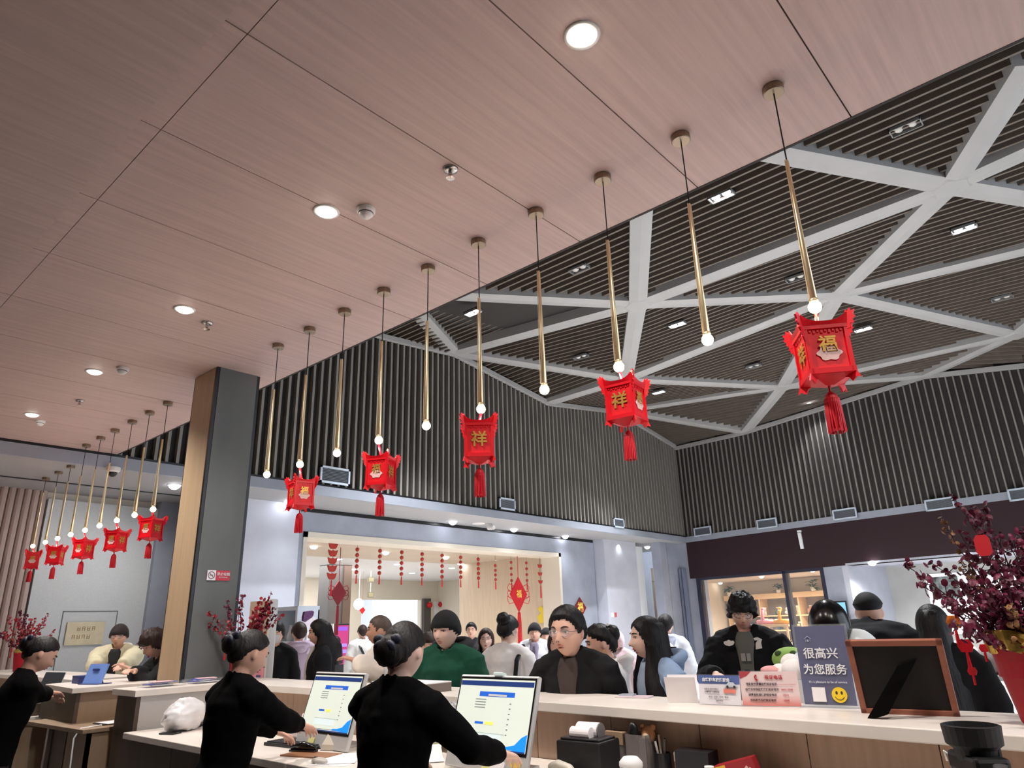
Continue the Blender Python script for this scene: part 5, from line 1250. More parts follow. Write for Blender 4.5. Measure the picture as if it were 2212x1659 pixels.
def hl(style, az):
    K = HAIRLINE[style]
    for (a, u), (b, w) in zip(K, K[1:]):
        if az <= b: return u + (w-u)*(az-a)/(b-a)
    return K[-1][1]
def hair_shell(style, t, nu=36, nv=26, seed=0.0, lump=.25, top=0.0, jit=0.0):
    def fn(d):
        az = abs(math.degrees(math.atan2(d[1], d[0]))); jag = jit*NZ.noise(V((math.atan2(d[1], d[0])*7 + seed, seed, 0)))
        m = sstep(-.06, .06, d[2] - hl(style, az) - jag)
        p = head_pt(d); n = V((d[0], d[1], d[2]*.9)).normalized()
        if d[0] > 0 and m < .5: return p*.90
        q = V((HAF*d[0]*(1.05 if d[0] < 0 else 1), HAL*d[1], HAU*d[2])) if m > .5 else p
        k = 1 + lump*NZ.noise(V(d)*5 + V((seed, 0, 0))) + lump*.5*NZ.noise(V((d[0]*16, d[1]*16, d[2]*4)) + V((seed,0,0)))
        return q*.93 + (q*.07 + n*(t*k + top*max(0, d[2])))*m
    return latlong(fn, nu, nv)
m_iris = mat('iris_dark', (28, 18, 16), .2); m_scl = mat('eye_white', (224, 216, 212), .3); m_brow = mat('brow_dark', (34, 26, 24), .8)
m_hair = mat('hair_black', (22, 18, 19), .52, noise=(70, .6, (1, 1, .12)), bump=.5, spec=.3); m_hairb = mat('hair_brown', (50, 34, 29), .55, noise=(70, .5, (1, 1, .12)), bump=.5, spec=.3); m_hairg = mat('hair_greybrown', (82, 66, 56), .6, noise=(60, .3))
def skin_mat(n, c): return mat('skin_' + n, c, .5)
SK = skin_mat('warm', (222, 174, 152)); SKP = skin_mat('pale', (228, 190, 172)); SKD = skin_mat('tan', (196, 146, 122))
m_lips = mat('lips', (192, 122, 112), .45); m_lipsr = mat('lips_red', (170, 60, 66), .4)
def remesh(mb, vox, name, mt, par, fold=0.0, seed=0.0, decim=None):
    me = bpy.data.meshes.new(name); me.from_pydata(mb.v, [], mb.f)
    bm = bmesh.new(); bm.from_mesh(me); bmesh.ops.recalc_face_normals(bm, faces=bm.faces); bm.to_mesh(me); bm.free()
    o = bpy.data.objects.new(name, me); COL.objects.link(o)
    r = o.modifiers.new('r', 'REMESH'); r.mode = 'VOXEL'; r.voxel_size = vox
    s = o.modifiers.new('s', 'SMOOTH'); s.factor = .5; s.iterations = 2
    dg = bpy.context.evaluated_depsgraph_get(); dg.update()
    m2 = bpy.data.meshes.new_from_object(o.evaluated_get(dg)); m2.name = name
    bpy.data.objects.remove(o); bpy.data.meshes.remove(me)
    if fold:
        ns = [v.normal.copy() for v in m2.vertices]
        for v, n in zip(m2.vertices, ns):
            q = v.co; v.co = q + n*(fold*(NZ.noise(V((q.x*7, q.y*7, q.z*13)) + V((seed,seed,0))) + .5*NZ.noise(V((q.x*18, q.y*18, q.z*26)) + V((seed,0,0)))))
    m2.materials.clear(); m2.materials.append(mt)
    m2.polygons.foreach_set('use_smooth', [True]*len(m2.polygons))
    return link(name, m2, par)
TORSO = [(.76,.160,.112,0),(.86,.178,.122,-.006),(.95,.166,.115,0),(1.05,.146,.100,.006),(1.15,.156,.108,.006),(1.25,.172,.116,0),(1.33,.176,.108,-.008),(1.385,.158,.090,-.012),(1.42,.112,.074,-.012),(1.45,.070,.062,-.008)]
def hand_mb(mb, wr, fd, nrm, s, curl=.35, side=1, fat=1.0):
    """palm, four unequal bent fingers and a thumb leaving the side of the palm; side=+1 thumb toward fd x nrm"""
    fd = fd.normalized(); nrm = (nrm - fd*nrm.dot(fd)).normalized(); sd = fd.cross(nrm)*side
    def P(a, b, c): return wr + (fd*a + sd*b + nrm*c)*s
    mb.loft([[P(a, b*w, c*th) for b, c in ((1,.3),(.6,1),(-.6,1),(-1,.3),(-1,-.3),(-.6,-1),(.6,-1),(1,-.3))] for a, w, th in ((-.02,.024,.018),(.02,.032,.016),(.06,.040,.014),(.09,.040,.011))])
    for b, L in ((.030,.066),(.010,.076),(-.011,.071),(-.030,.056)):
        pts = []; a, c, ang = .085, 0, .08
        for seg in (0, .42, .32, .26):
            a += L*seg*cos(ang); c += L*seg*sin(ang); pts.append(P(a, b*(1+.12*len(pts)), c)); ang += curl
        mb.tube(pts, [.0092*s*fat,.0086*s*fat,.0078*s*fat,.0062*s*fat], 7)
    mb.tube([P(.022,.028,.004), P(.048,.052,.012), P(.075,.060,.018), P(.094,.060,.024)], [.012*s,.011*s,.009*s,.007*s], 7)
def person(label, hp, D, ang, lean=0, head=(0,0,0), rh=None, lh=None, jacket=None, hair=('short', m_hair, .014), skin=None, hat=None, glasses=None, fine=False, vox=None, long_=None,
           trousers=(30,30,36), inner=None, collar=True, hood=None, brows=True, lips=None, wid=1.0, mouth_open=False, bulk=.02, hem=.80, facing_cam=True, bun=None, mask=None, hcurl=.35, lump=.2, relax=True, up_elbow=False, group=None, hs=1.05, hood_s=1.0):
    """hp: pixel of the head centre, D: horizontal distance from the camera, ang: facing (deg, world)"""
    tgt = at_d(hp[0], hp[1], D); ln = radians(lean)
    skin = skin or SK
    PV = .92
    def upright(p):
        p = V(p); w = sstep(.80, 1.12, p.z); a = ln*w
        x, z = p.x, p.z - PV
        if z <= -.12: return p
        return V((x*cos(a) + z*sin(a), p.y, PV + z*cos(a) - x*sin(a)))
    hc0 = upright((.018, 0, 1.59)); s = tgt.z / hc0.z                 # stature follows from the head height
    fw = V((cos(radians(ang)), sin(radians(ang)), 0)); lf = V((-fw.y, fw.x, 0))
    base = V((tgt.x, tgt.y, 0)) - fw*(hc0.x*s)
    t = thing('person', label, 'person', base, radians(ang), group)
    def loc(w): d = (V(w) - base); return V((d.dot(fw), d.dot(lf), d.z)) / s
    T = MX.Scale(s, 4)
    vox = (vox or (.0065 if fine else .012)) / 1.0
    # ---- head frame
    hy, hpi, hr = [radians(a) for a in head]
    HR = MX.Rotation(hy, 3, 'Z') @ MX.Rotation(ln*.4 + hpi, 3, 'Y') @ MX.Rotation(hr, 3, 'X')
    piv = upright((.0, 0, 1.50)); hc = hc0
    HM = MX.Translation(hc) @ HR.to_4x4() @ MX.Scale(hs, 4)
    body = MB(); W_ = wid
    n = 20
    def ring(z, hw, hd, fc, e=0): return [upright((fc + (hd+e)*cos(a), (hw*W_+e)*sin(a)*(1.0), z)) for a in [2*pi*i/n for i in range(n)]]
    body.loft([ring(z, hw, hd, fc) for z, hw, hd, fc in TORSO])
    nb = upright((-.012, 0, 1.42))
    body.tube([nb, nb*.45 + (hc + HR @ V((-.02,0,-.085)))*.55, hc + HR @ V((-.012,0,-.06))], [.060*W_**.5,.053*W_**.5,.054*W_**.5], 14)
    vs, fs = latlong(head_pt, 44 if fine else 30, 36 if fine else 24)
    body.add([HM @ p for p in vs], fs)
    for sd in (-1, 1):
        body.sph(HM @ V((-.010, sd*.081, -.006)), (.019,.009,.031), 12, 8, HR @ MX.Rotation(sd*.45, 3, 'Z') @ MX.Rotation(-.15, 3, 'Y'))
    # ---- arms
    arms = []
    for sd, tg in ((1, lh), (-1, rh)):
        S = upright((-.012, sd*.178*W_, 1.372))
        if tg is None: w_ = V((.05, sd*(.235*W_+.02+bulk), .80)) if lean < 25 else V((S.x+.05, sd*.24, S.z-.52))
        else: w_ = loc(tg)
        dv = w_ - S; L1, L2 = .285, .255; d = min(dv.length, L1+L2-.004); dn = dv.normalized(); w_ = S + dn*d
        a = (L1*L1 - L2*L2 + d*d)/(2*d); hgt = sqrt(max(0, L1*L1 - a*a))
        hint = V((-.35, sd*.55, -.75 if not up_elbow else -.3)); hint = (hint - dn*hint.dot(dn)).normalized()
        E_ = S + dn*a + hint*hgt
        arms.append((sd, S, E_, w_, tg))
        body.tube([S, S*.5+E_*.5, E_, E_*.5+w_*.5, w_], [.052,.047,.041,.038,.027], 12)
        body.sph(S - V((0,0,.012)), (.055,.052,.05), 12, 8)
        body.tube([upright((-.012, sd*.03, 1.42)), S], [.045,.045], 10)
        fd = (w_ - E_).normalized()
        if tg is not None: fd = (fd + V((.35,0,-.12))).normalized(); nr = V((.15, 0, -1))
        else: nr = V((0, -sd, 0))
        hand_mb(body, w_ + fd*.008, fd, nr, 1.0, hcurl if tg is not None else .3, side=(1 if sd > 0 else -1)*(-1 if tg is not None else 1), fat=1.0)
    for sd in (-1, 1):
        hipp, kn, an = V((0, sd*.088*W_, .84)), V((.015, sd*.092, .47)), V((-.015, sd*.092, .085))
        body.tube([hipp, hipp*.5+kn*.5, kn, kn*.55+an*.45, an], [.088,.074,.053,.052,.036], 12)
        body.tube([V((-.04, sd*.092, .045)), V((.04, sd*.096, .045)), V((.13, sd*.102, .032)), V((.19, sd*.104, .026))], [.036,.038,.036,.024], 10)
    body.xf(T)
    remesh(body, vox*s, 'body', skin, t)
    # ---- trousers and shoes
    tr = MB()
    tr.loft([ring(z, hw, hd, fc, .014) for z, hw, hd, fc in [(.72,.14,.10,0)] + TORSO[:3]])
    for sd in (-1, 1):
        hipp, kn, an = V((0, sd*.088*W_, .85)), V((.012, sd*.095, .47)), V((-.018, sd*.095, .10))
        tr.tube([hipp, hipp*.5+kn*.5, kn, an], [.104,.092,.076,.066], 12)
    tr.xf(T); remesh(tr, .022*s, 'trousers', mat('cloth_%d_%d_%d' % trousers, trousers, .8), t)
    for sd in (-1, 1):
        sh_ = MB().loft([[V((x + 0, sd*.1 + w*cos(a), max(0.0, h*.5 + h*.5*sin(a)))) for a in [2*pi*i/12 for i in range(12)]] for x, w, h in ((-.085,.025,.07),(-.06,.042,.09),(.02,.046,.085),(.10,.052,.065),(.18,.05,.05),(.215,.025,.035))]).xf(T)
        sh_.build('shoe', m_black, t, smooth=True)
    # ---- jacket
    jc = jacket or (24,24,28)
    jm = mat('cloth_%d_%d_%d' % jc, jc, .85, noise=(9, .10), spec=.2) if not isinstance(jc, bpy.types.Material) else jc
    jk = MB(); b = bulk
    rows = [(hem, .176 + (.02 if hem < .7 else 0), .120, -.002)] + [r for r in TORSO if r[0] > hem + .03 and r[0] < 1.44]
    jk.loft([ring(z, hw, hd, fc, b*(1 if z < 1.36 else .75)) for z, hw, hd, fc in rows])
    for sd, S, E_, w_, tg in arms:
        jk.tube([S, S*.5+E_*.5, E_, E_*.5+w_*.5, w_*.93+E_*.07], [.058+b,.053+b,.048+b,.046+b*.9,.036+b*.5], 12)
        jk.sph(S - V((0,0,.012)), (.056+b,.054+b,.052+b*.7), 12, 8)
        jk.tube([upright((-.014, sd*.035, 1.425)), upright((-.014, sd*.10*W_, 1.405)), S + V((0,0,-.004))], [.060+b*.5,.058+b*.6,.054+b*.8], 12)
    if collar:
        cr = []
        for z, r_, e in ((1.40,.088,.0),(1.44,.078,0),(1.475,.070,.004),(1.478,.062,.004),(1.45,.058,0),(1.41,.056,0)):
            cr.append([upright((-.010 + e + (r_+b*.35)*cos(a), (r_+b*.35)*sin(a), z - .018*cos(a))) for a in [2*pi*i/20 for i in range(20)]])
        jk.loft(cr)
    jk.xf(T); remesh(jk, (.011 if fine else .018)*s, 'jacket', jm, t, fold=.010*s*min(1, b/.02) if b > .012 else .004, seed=hp[0]*.1)
    if inner:
        st = MB(); rows = []
        for z, w in ((hem+.12,.030),(1.05,.038),(1.2,.045),(1.3,.052),(1.37,.066),(1.42,.060),(1.455,.045)):
            e = [r for r in TORSO if r[0] >= z-1e-6] or [TORSO[-1]]
            i = next((k for k in range(len(TORSO)) if TORSO[k][0] >= z), len(TORSO)-1); a0, a1 = TORSO[max(0,i-1)], TORSO[i]
            u = 0 if a1[0] == a0[0] else min(1, (z-a0[0])/(a1[0]-a0[0]))
            hd = a0[2]+(a1[2]-a0[2])*u; hw = (a0[1]+(a1[1]-a0[1])*u)*W_; fc = a0[3]+(a1[3]-a0[3])*u
            row = []
            for k in range(7):
                y = -w + 2*w*k/6; f_ = (hd+b+.012)*sqrt(max(0,1-(y/(hw+b))**2)); row.append((fc+f_, y, z))
            rows.append([upright(p) for p in row] + [upright((p[0]-.03, p[1], p[2])) for p in reversed(row)])
        st.loft(rows).xf(T); st.build('inner_top', mat('cloth_%d_%d_%d' % inner, inner, .8), t, smooth=True)
    if hood:
        hm = mat('cloth_%d_%d_%d' % hood, hood, .85); h_ = MB()
        h_.tube([upright((-.05-.03*abs(sin(a)) + .085*cos(a) - .03, .105*sin(a)*(.6+.4*hood_s), 1.425 - .02*cos(a) + .02 + .03*(hood_s-1))) for a in [2*pi*i/20 for i in range(21)]], .034*hood_s, 10)
        h_.sph(upright((-.125, 0, 1.40)), (.06,.095,.075), 14, 10); h_.xf(T)
        remesh(h_, .014*s, 'hood', hm, t, fold=.006, seed=3)
    # ---- hair, hat, face
    HT = T @ HM
    def place(mb): mb.v = [tuple(HT @ V(p)) for p in mb.v]; return mb
    if hair:
        style, hm, th = hair
        vs, fs = hair_shell(style, th, 44 if fine else 28, 32 if fine else 20, seed=hp[0]*.37, lump=lump, top=th*.5 if style in ('crop', 'short', 'mop') else 0, jit=.16 if style == 'mop' else .05)
        ho = place(MB().add(vs, fs)).build('hair', hm, t, smooth=True)
    if bun:
        bc, br, bow = bun
        bb = MB().sph(bc, (br*.85, br*1.05, br), 16, 12); bb.v = [tuple(V(bc) + (V(p)-V(bc))*(1+.10*NZ.noise(V(p)*40))) for p in bb.v]
        bo = place(bb).build('hair_bun', hair[1], t, smooth=True)
        if bow:
            bw = MB(); c = V(bc) + V((-.01, 0, br*.55))
            for sg in (-1, 1):
                bw.sph(c + V((-.008, sg*.034, .002)), (.018,.038,.026), 12, 8, MX.Rotation(sg*.35, 3, 'X'))
                bw.sph(c + V((-.024, sg*.026, -.020)), (.016,.030,.022), 12, 8, MX.Rotation(-sg*.5, 3, 'X'))
            bw.sph(c + V((-.016,0,-.004)), (.015,.014,.018), 10, 8)
            place(bw).build('hair_bow', bow, t, smooth=True)
    if long_:
        hm, zl, spread, fr = long_      # length below the head centre, half width, front coverage angle
        lg = MB(); rows = []
        m_ = 15; steps = 12
        for i in range(steps):
            u = i/(steps-1); z = .085 - (zl+.085)*u; row = []
            rr = .012 + (HAL+.012)*sqrt(max(.03, 1-((z)/.13)**2)) if z > -.03 else None
            for k in range(m_):
                a = radians(fr + (360-2*fr)*k/(m_-1)); 
                rx = .112 + .085*sstep(.22, .6, u); ry = .088 + (spread-.088)*sstep(.2, .8, u)
                if z > .0: q = sqrt(max(.05, 1-(z/.135)**2)); rx *= q; ry *= q
                wv = 1 + .05*sin(k*2.3 + z*6)
                row.append(V(((rx*cos(a))*wv - .012 - .02*u, ry*sin(a)*wv, z)))
            rows.append(row)
        out = [r for r in rows]; inn = [[V((p.x*.82, p.y*.82, p.z)) for p in r] for r in rows]
        # hanging part falls straight down under the head
        HW = lambda p: (HM @ V((p.x, p.y, p.z)) if p.z > -.03 else (HM @ V((p.x, p.y, -.03)) + V((0,0,p.z+.03))))
        g = [[HW(p) for p in o_] + [HW(p) for p in reversed(i_)] for o_, i_ in zip(out, inn)]
        lg.loft(g).xf(T); lg.build('long_hair', hm, t, smooth=True)
    if hat:
        kind, hm = hat
        if kind == 'beanie':
            vs, fs = hair_shell('beanie', .020, 32, 22, 1.0, .08); place(MB().add(vs, fs)).build('beanie', hm, t, smooth=True)
        elif kind == 'cap':
            vs, fs = hair_shell('cap', .020, 32, 22, 1.0, .03); hb = place(MB().add(vs, fs)).build('cap', hm, t, smooth=True)
            br = MB().loft([[V((.085 + .065*cos(a)*k, .078*sin(a)*(1 - .1*k), .040 - .012*k + dz_)) for a in [radians(-80+160*i/12) for i in range(13)]] for k, dz_ in ((0,.006),(1,.006),(1,0),(0,0))], closed=False)
            place(br).build('cap_brim', hm, t)
        elif kind == 'hood':
            vs, fs = hair_shell('hood', .030, 32, 24, 2.0, .06); place(MB().add(vs, fs)).build('raised_hood', hm, t, smooth=True)
    if facing_cam:
        for sd in (-1, 1):
            e = face_at(sd*.032, .005)
            place(MB().sph(e + V((-.0035,0,0)), (.007,.0135,.0052), 12, 8)).build('eye', m_scl, t, smooth=True)
            place(MB().sph(e + V((.0012,0,-.0004)), (.0035,.0052,.0048), 10, 8)).build('iris', m_iris, t, smooth=True)
            place(MB().tube([face_at(sd*(.019+.027*k/4), .0085+.0030*(1-(k-2)**2/4)) + V((.0035,0,0)) for k in range(5)], [.001,.0017,.002,.0017,.001], 6)).build('eyelid_line', m_brow, t)
            if brows: place(MB().tube([face_at(sd*(.016+.034*k/4), .026+.006*sin(pi*k/4*.9)) + V((.002,0,0)) for k in range(5)], [.0022,.0036,.0036,.0028,.0012], 6)).build('eyebrow', m_brow, t)
        if not mask:
            lm = lips or m_lips
            for zc, rz in ((-.0595,.0042),(-.0690,.0048)):
                if mouth_open and zc < -.065: zc -= .010
                place(MB().tube([face_at(y, zc + (.002*(1-abs(y)/.02) if zc > -.065 else -.001)) + V((.0006,0,0)) for y in (-.021,-.012,-.004,.004,.012,.021)], [.0010,.0032,.0042,.0042,.0032,.0010], 7)).build('lip', lm, t, smooth=True)
            if mouth_open: place(MB().sph(face_at(0,-.067)+V((-.002,0,0)), (.004,.016,.006), 12, 8)).build('open_mouth', mat('mouth_dark', (70, 24, 26), .5), t)
            place(MB().sph(face_at(.006,-.038)+V((-.003,0,-.001)), (.004,.003,.002), 8, 6)).build('nostril', mat('mouth_dark', (70,24,26)), t)
            place(MB().sph(face_at(-.006,-.038)+V((-.003,0,-.001)), (.004,.003,.002), 8, 6)).build('nostril', mat('mouth_dark', (70,24,26)), t)
    if mask:
        vs = []; rows = []
        for i in range(9):
            z = -.015 - .09*i/8; rows.append([face_at(y*(1-.25*(i/8)**2), z) + V((.008,0,0)) for y in [-.058+.116*k/10 for k in range(11)]])
        g = MB().loft([r + [p - V((.012,0,0)) for p in reversed(r)] for r in rows]); place(g).build('face_mask', mask, t, smooth=True)
    if glasses:
        gm = glasses; g = MB()
        for sd in (-1, 1):
            c = face_at(sd*.033, .002) + V((.017,0,0))
            g.tube([c + V((-.0015*abs(cos(a))**2 - .004*(cos(a)*.5+.5)*1.0, sd*.024*cos(a), .0185*sin(a))) for a in [2*pi*i/24 for i in range(25)]], .0017, 6)
            g.tube([c + V((-.003, sd*.024, .006)), V((.02, sd*.084, .008)), V((-.02, sd*.083, .006)), V((-.03, sd*.080, -.012))], .0016, 6)
        c0 = face_at(0, .006) + V((.014,0,0)); g.tube([c0 + V((0,.010,0)), c0 + V((.002,0,.002)), c0 + V((0,-.010,0))], .0015, 6)
        go = place(g).build('glasses', gm, t)
        for sd in (-1, 1):
            c = face_at(sd*.033, .002) + V((.0155,0,0)); place(MB().sph(c, (.0012,.0225,.017), 14, 8)).build('lens', mat('lens_glass', (236,240,244), .05, alpha=.12), go)
    t_arms[t.name] = arms; return t, HT, upright, s
t_arms = {}
m_suit = mat('suit_black', (8, 8, 9), .95, spec=.08); m_bow = mat('bow_navy', (24, 26, 46), .5, noise=(50, .3), bump=.3)
def clerk_skirt(t, s):
    pass
B = {}
BUN = ((-.112,0,.018), .060, m_bow)
# ---- staff
B['c1'] = person('black-suited clerk with bowed head and hair bun at the far left edge', (88,1413), 5.9, -8, lean=14, head=(0,24,0), rh=at_d(118,1500,6.3), lh=at_d(110,1505,6.5), jacket=m_suit, hair=('bun', m_hair, .010), bun=BUN, bulk=.016, hem=.72, trousers=(14,14,16), lump=.06, wid=.94, vox=.009)
B['c2'] = person('black-suited clerk with navy hair bow, second from the left, typing beside the far monitor', (538,1412), 3.95, 4, lean=8, head=(-4,16,0), rh=at_d(652,1568,4.18), lh=at_d(596,1580,4.35), jacket=m_suit, hair=('bun', m_hair, .011), bun=BUN, bulk=.018, hem=.72, trousers=(14,14,16), lump=.06, wid=.94, fine=True)
B['c3'] = person('largest and nearest black-suited clerk with a hair bun, reaching for the mouse', (872,1408), 3.0, 12, lean=6, head=(6,8,0), rh=at_d(1082,1628,3.15), lh=at_z(905,1650,.93), jacket=m_suit, hair=('bun', m_hair, .012), bun=((-.115,0,-.012), .064, m_bow), bulk=.019, hem=.72, trousers=(14,14,16), lump=.06, wid=.95, fine=True, skin=SKP)
# ---- customers at the counter
m_gl = mat('glasses_silver', (206, 200, 206), .25, .8); m_gld = mat('glasses_dark', (60, 44, 42), .3)
B['man'] = person('man with silver glasses and short black hair in a black jacket, leaning on the counter', (1226,1366), 4.2, 192, lean=15, head=(-3,-4,0), rh=at_z(1122,1482,1.17), hs=1.19, jacket=(26,25,28), hair=('crop', m_hair, .016), glasses=m_gl, inner=(62,50,46), fine=True, bulk=.030, hem=.78, wid=1.08)
B['blue'] = person('woman with long straight black hair and light blue jacket, speaking, seen in profile', (1398,1378), 4.2, 152, lean=8, head=(-12,-2,0), jacket=(138,160,190), hair=('long', m_hair, .013), long_=(m_hair, .52, .16, 58), inner=(150,164,184), hood=(138,160,190), fine=True, mouth_open=True, wid=.94, lump=.05, lips=m_lipsr, skin=SKP)
B['beanie'] = person('man in a black beanie and dark green puffer jacket with a black hood', (963,1362), 5.3, 204, lean=4, head=(-8,4,0), hs=1.14, jacket=(24,72,54), hair=None, hat=('beanie', mat('knit_black', (18,18,20), .9)), hood=(24,25,26), hood_s=1.55, fine=True, bulk=.05, wid=1.05, skin=SKP, hem=.74)
B['peek'] = person('person with a dark fringe, face half hidden behind the man in the beanie', (925,1394), 6.9, 222, lean=4, jacket=(52,64,58), hair=('mop', m_hairb, .014), skin=SK, vox=.009)
B['curly'] = person('woman with dark curly updo held by a white claw clip, in a white coat', (1297,1390), 4.75, 130, lean=6, head=(4,6,0), jacket=(232,226,222), hair=('bun', m_hair, .02), bun=((-.10,0,.05), .06, None), bulk=.04, lump=.6, hood=(236,230,226), wid=.95, vox=.008, facing_cam=True)
B['vest'] = person("young man with black fringe, round glasses and black vest over grey hoodie, looking down", (1603,1322), 5.5, 198, lean=2, head=(8,18,-4), rh=at_d(1548,1458,5.2), lh=at_d(1706,1452,5.2), hs=1.0, jacket=(20,20,22), hair=('mop', m_hair, .023), glasses=m_gld, inner=(98,96,90), hood=(150,152,154), fine=True, bulk=.045, skin=SK, wid=1.04, lump=.85)
B['bob'] = person('person with smooth glossy black hair in white fleece, behind the blue greeting sign', (1792,1352), 4.3, 20, lean=4, head=(0,8,0), jacket=(228,236,238), hair=('bob', mat('hair_gloss', (16,14,16), .22), .03), bulk=.04, lump=.05, facing_cam=False, hood=(232,238,240))
B['capback'] = person('man seen from behind in a black flat cap and black jacket, hunched', (1878,1324), 5.8, 8, lean=34, head=(0,-16,0), jacket=(24,23,27), hair=None, hat=('cap', mat('cap_black', (20,20,22), .8)), bulk=.06, facing_cam=False, wid=1.12, skin=SK)
B['longback'] = person('person in black with very long dark hair, seen from behind by the berry branches', (2016,1352), 5.0, 10, lean=4, head=(0,6,0), jacket=(20,19,21), hair=('long', m_hair, .018), long_=(m_hair, .62, .15, 40), bulk=.035, facing_cam=False, lump=.05)
B['child'] = person('small dark-haired child between the two people in black at the right', (1962,1384), 7.6, 200, jacket=(60,48,48), hair=('mop', m_hair, .015), trousers=(40,40,46))
# ---- left part
B['cream'] = person('man in a cream sherpa-collared coat, dark cap and glasses behind the far counter', (257,1374), 9.5, 236, lean=6, head=(0,4,0), lh=at_d(262,1438,9.0), rh=at_d(205,1441,9.05), jacket=(214,208,178), hair=None, hat=('beanie', mat('cap_brown', (44,34,34), .8)), glasses=m_gld, inner=(24,24,26), hood=(236,230,220), bulk=.055, vox=.009, skin=SK, wid=1.05)
B['dark'] = person("person with curly dark hair and black sleeve, half hidden by the pillar's wooden side", (334,1392), 7.75, 178, lean=24, head=(0,16,0), lh=at_d(278,1444,7.6), rh=at_d(290,1449,7.5), jacket=(34,36,36), hair=('mop', m_hairb, .03), bulk=.035, lump=.8, vox=.009)
B['mask'] = person('person in black with a pale face mask beside the tall beige display', (597,1368), 8.5, 226, jacket=(22,22,25), hair=('mop', m_hair, .014), mask=mat('mask_cloth', (206,204,206), .8))
B['lilac'] = person('person in a lilac puffer jacket seen from behind', (646,1368), 9.7, 70, jacket=(190,172,190), hair=('short', m_hairb, .02), bulk=.05, facing_cam=False, hood=(186,168,188))
B['scarf'] = person('woman with long black hair and black jacket with a white badge, in left profile', (690,1366), 7.4, 150, lean=2, head=(0,6,0), jacket=(24,24,28), hair=('long', m_hair, .014), long_=(m_hair, .34, .11, 70), inner=(206,202,198), bulk=.035, wid=.95, lump=.05)
B['kiosk'] = person('person in black with dark hair bending near the purple screen kiosk', (722,1390), 12.0, 330, lean=20, jacket=(24,24,28), hair=('bob', m_hair, .018))
B['strap'] = person('person in a white shirt with a black shoulder strap walking away through the portal', (783,1366), 13.2, 66, jacket=(226,224,220), hair=('short', m_hairb, .014), bulk=.03, facing_cam=False)
B['fleece'] = person('man with very short hair in white fleece, raising one hand, behind the middle clerk', (820,1362), 6.2, 128, lean=4, head=(12,0,0), lh=at_d(764,1425,5.9), jacket=(226,216,206), hair=('crop', m_hairg, .006), bulk=.055, vox=.009, skin=SKD, facing_cam=True, up_elbow=True)
# ---- middle distance
B['hoodw'] = person('woman with brown hair framing her face, in black, right of the green jacket', (1050,1382), 7.6, 222, jacket=(26,25,28), hair=('long', m_hairb, .016), long_=(m_hairb, .22, .10, 62), vox=.009, skin=SKP, lump=.05)
B['tiny'] = person('distant dark-haired person just right of the beanie man', (1018,1362), 11.5, 220, jacket=(50,50,54), hair=('short', m_hair, .014))
B['bunw'] = person('woman with a high black hair bun and white jacket with a black strap, turned away', (1098,1362), 6.1, 22, lean=3, head=(-8,10,0), jacket=(228,224,224), hair=('bun', m_hair, .016), bun=((-.105,0,.075), .058, None), bulk=.03, wid=.95, lump=.08, vox=.009, skin=SKP)
B['pink'] = person('small child in a pink padded coat between the white-clad people', (1117,1432), 6.6, 210, jacket=(226,196,200), hair=('bob', m_hairb, .014), bulk=.04, trousers=(200,170,176))
B['robe'] = person('person in a loose white gown and black head covering standing by the knot ornament', (1155,1366), 9.6, 214, jacket=(232,232,240), hair=None, hat=('beanie', mat('knit_black', (18,18,20))), bulk=.06, hem=.5, inner=(150,140,160), vox=.010)
B['robe2'] = person('person in white with a black head covering just behind the one in the gown', (1180,1374), 10.6, 214, jacket=(216,216,214), hair=None, hat=('beanie', mat('knit_black', (18,18,20))), bulk=.05)
B['behind'] = person('person with long dark hair hidden behind the man with glasses', (1204,1392), 6.4, 215, jacket=(34,32,36), hair=('long', m_hairb, .02), long_=(m_hairb, .3, .11, 62))
B['pinkfar'] = person('distant person in pale pink clothes behind the curly-haired woman', (1332,1384), 9.0, 200, jacket=(224,200,206), hair=('bob', mat('hood_pink', (228,206,212), .9), .03), bulk=.05)
B['pack'] = person('person in a white jacket wearing a red and white backpack, seen from behind', (1438,1352), 8.8, 22, jacket=(226,230,238), hair=('short', m_hair, .02), bulk=.05, facing_cam=False, hood=(206,212,230))
t, HT, up, s_ = B['bob']
c = t.location; q = at_d(1856, 1386, 4.30) - V(c); a_ = t.rotation_euler.z; q = MX.Rotation(-a_, 3, 'Z') @ q
mb = MB().sph(q, (.06, .085, .065), 18, 12); mb.v = [tuple(q + (V(p)-q)*(1+.12*NZ.noise(V(p)*18))) for p in mb.v]
mb.tube([q, q*.5 + up((-.10, -.10, 1.42))*s_*.5, up((-.06, -.12, 1.38))*s_], [.05,.06,.07], 10)
mb.build('raised_white_hood', mat('fleece_white', (232,240,242), .9), t, smooth=True)
# ---- accessories as parts
def part_at(key, mb, name, mt, smooth=False):
    t, HT, up, s = B[key]; mb.v = [tuple(up(p)*s) for p in mb.v]; return mb.build(name, mt, t, smooth=smooth)
part_at('pack', MB().sph((-.25,0,1.20), (.10,.16,.21), 16, 12), 'backpack', mat('pack_white', (224,222,228), .6), True)
part_at('pack', MB().boxb(-.36,-.24,-.145,.145,.99,1.16), 'red_pocket', mat('pack_red', (170,28,60), .6))
part_at('pack', MB().boxb(-.355,-.28,-.15,.15,1.33,1.345).boxb(-.362,-.352,-.07,-.05,1.15,1.26).boxb(-.362,-.352,.05,.07,1.15,1.26), 'dark_straps', m_black)
part_at('strap', MB().tube([(.10,.10,1.42),(-.02,.12,1.47),(-.15,.06,1.32),(-.165,-.05,1.1),(-.14,-.16,.95)], [(.022,.006)]*5, 8), 'shoulder_strap', m_black)
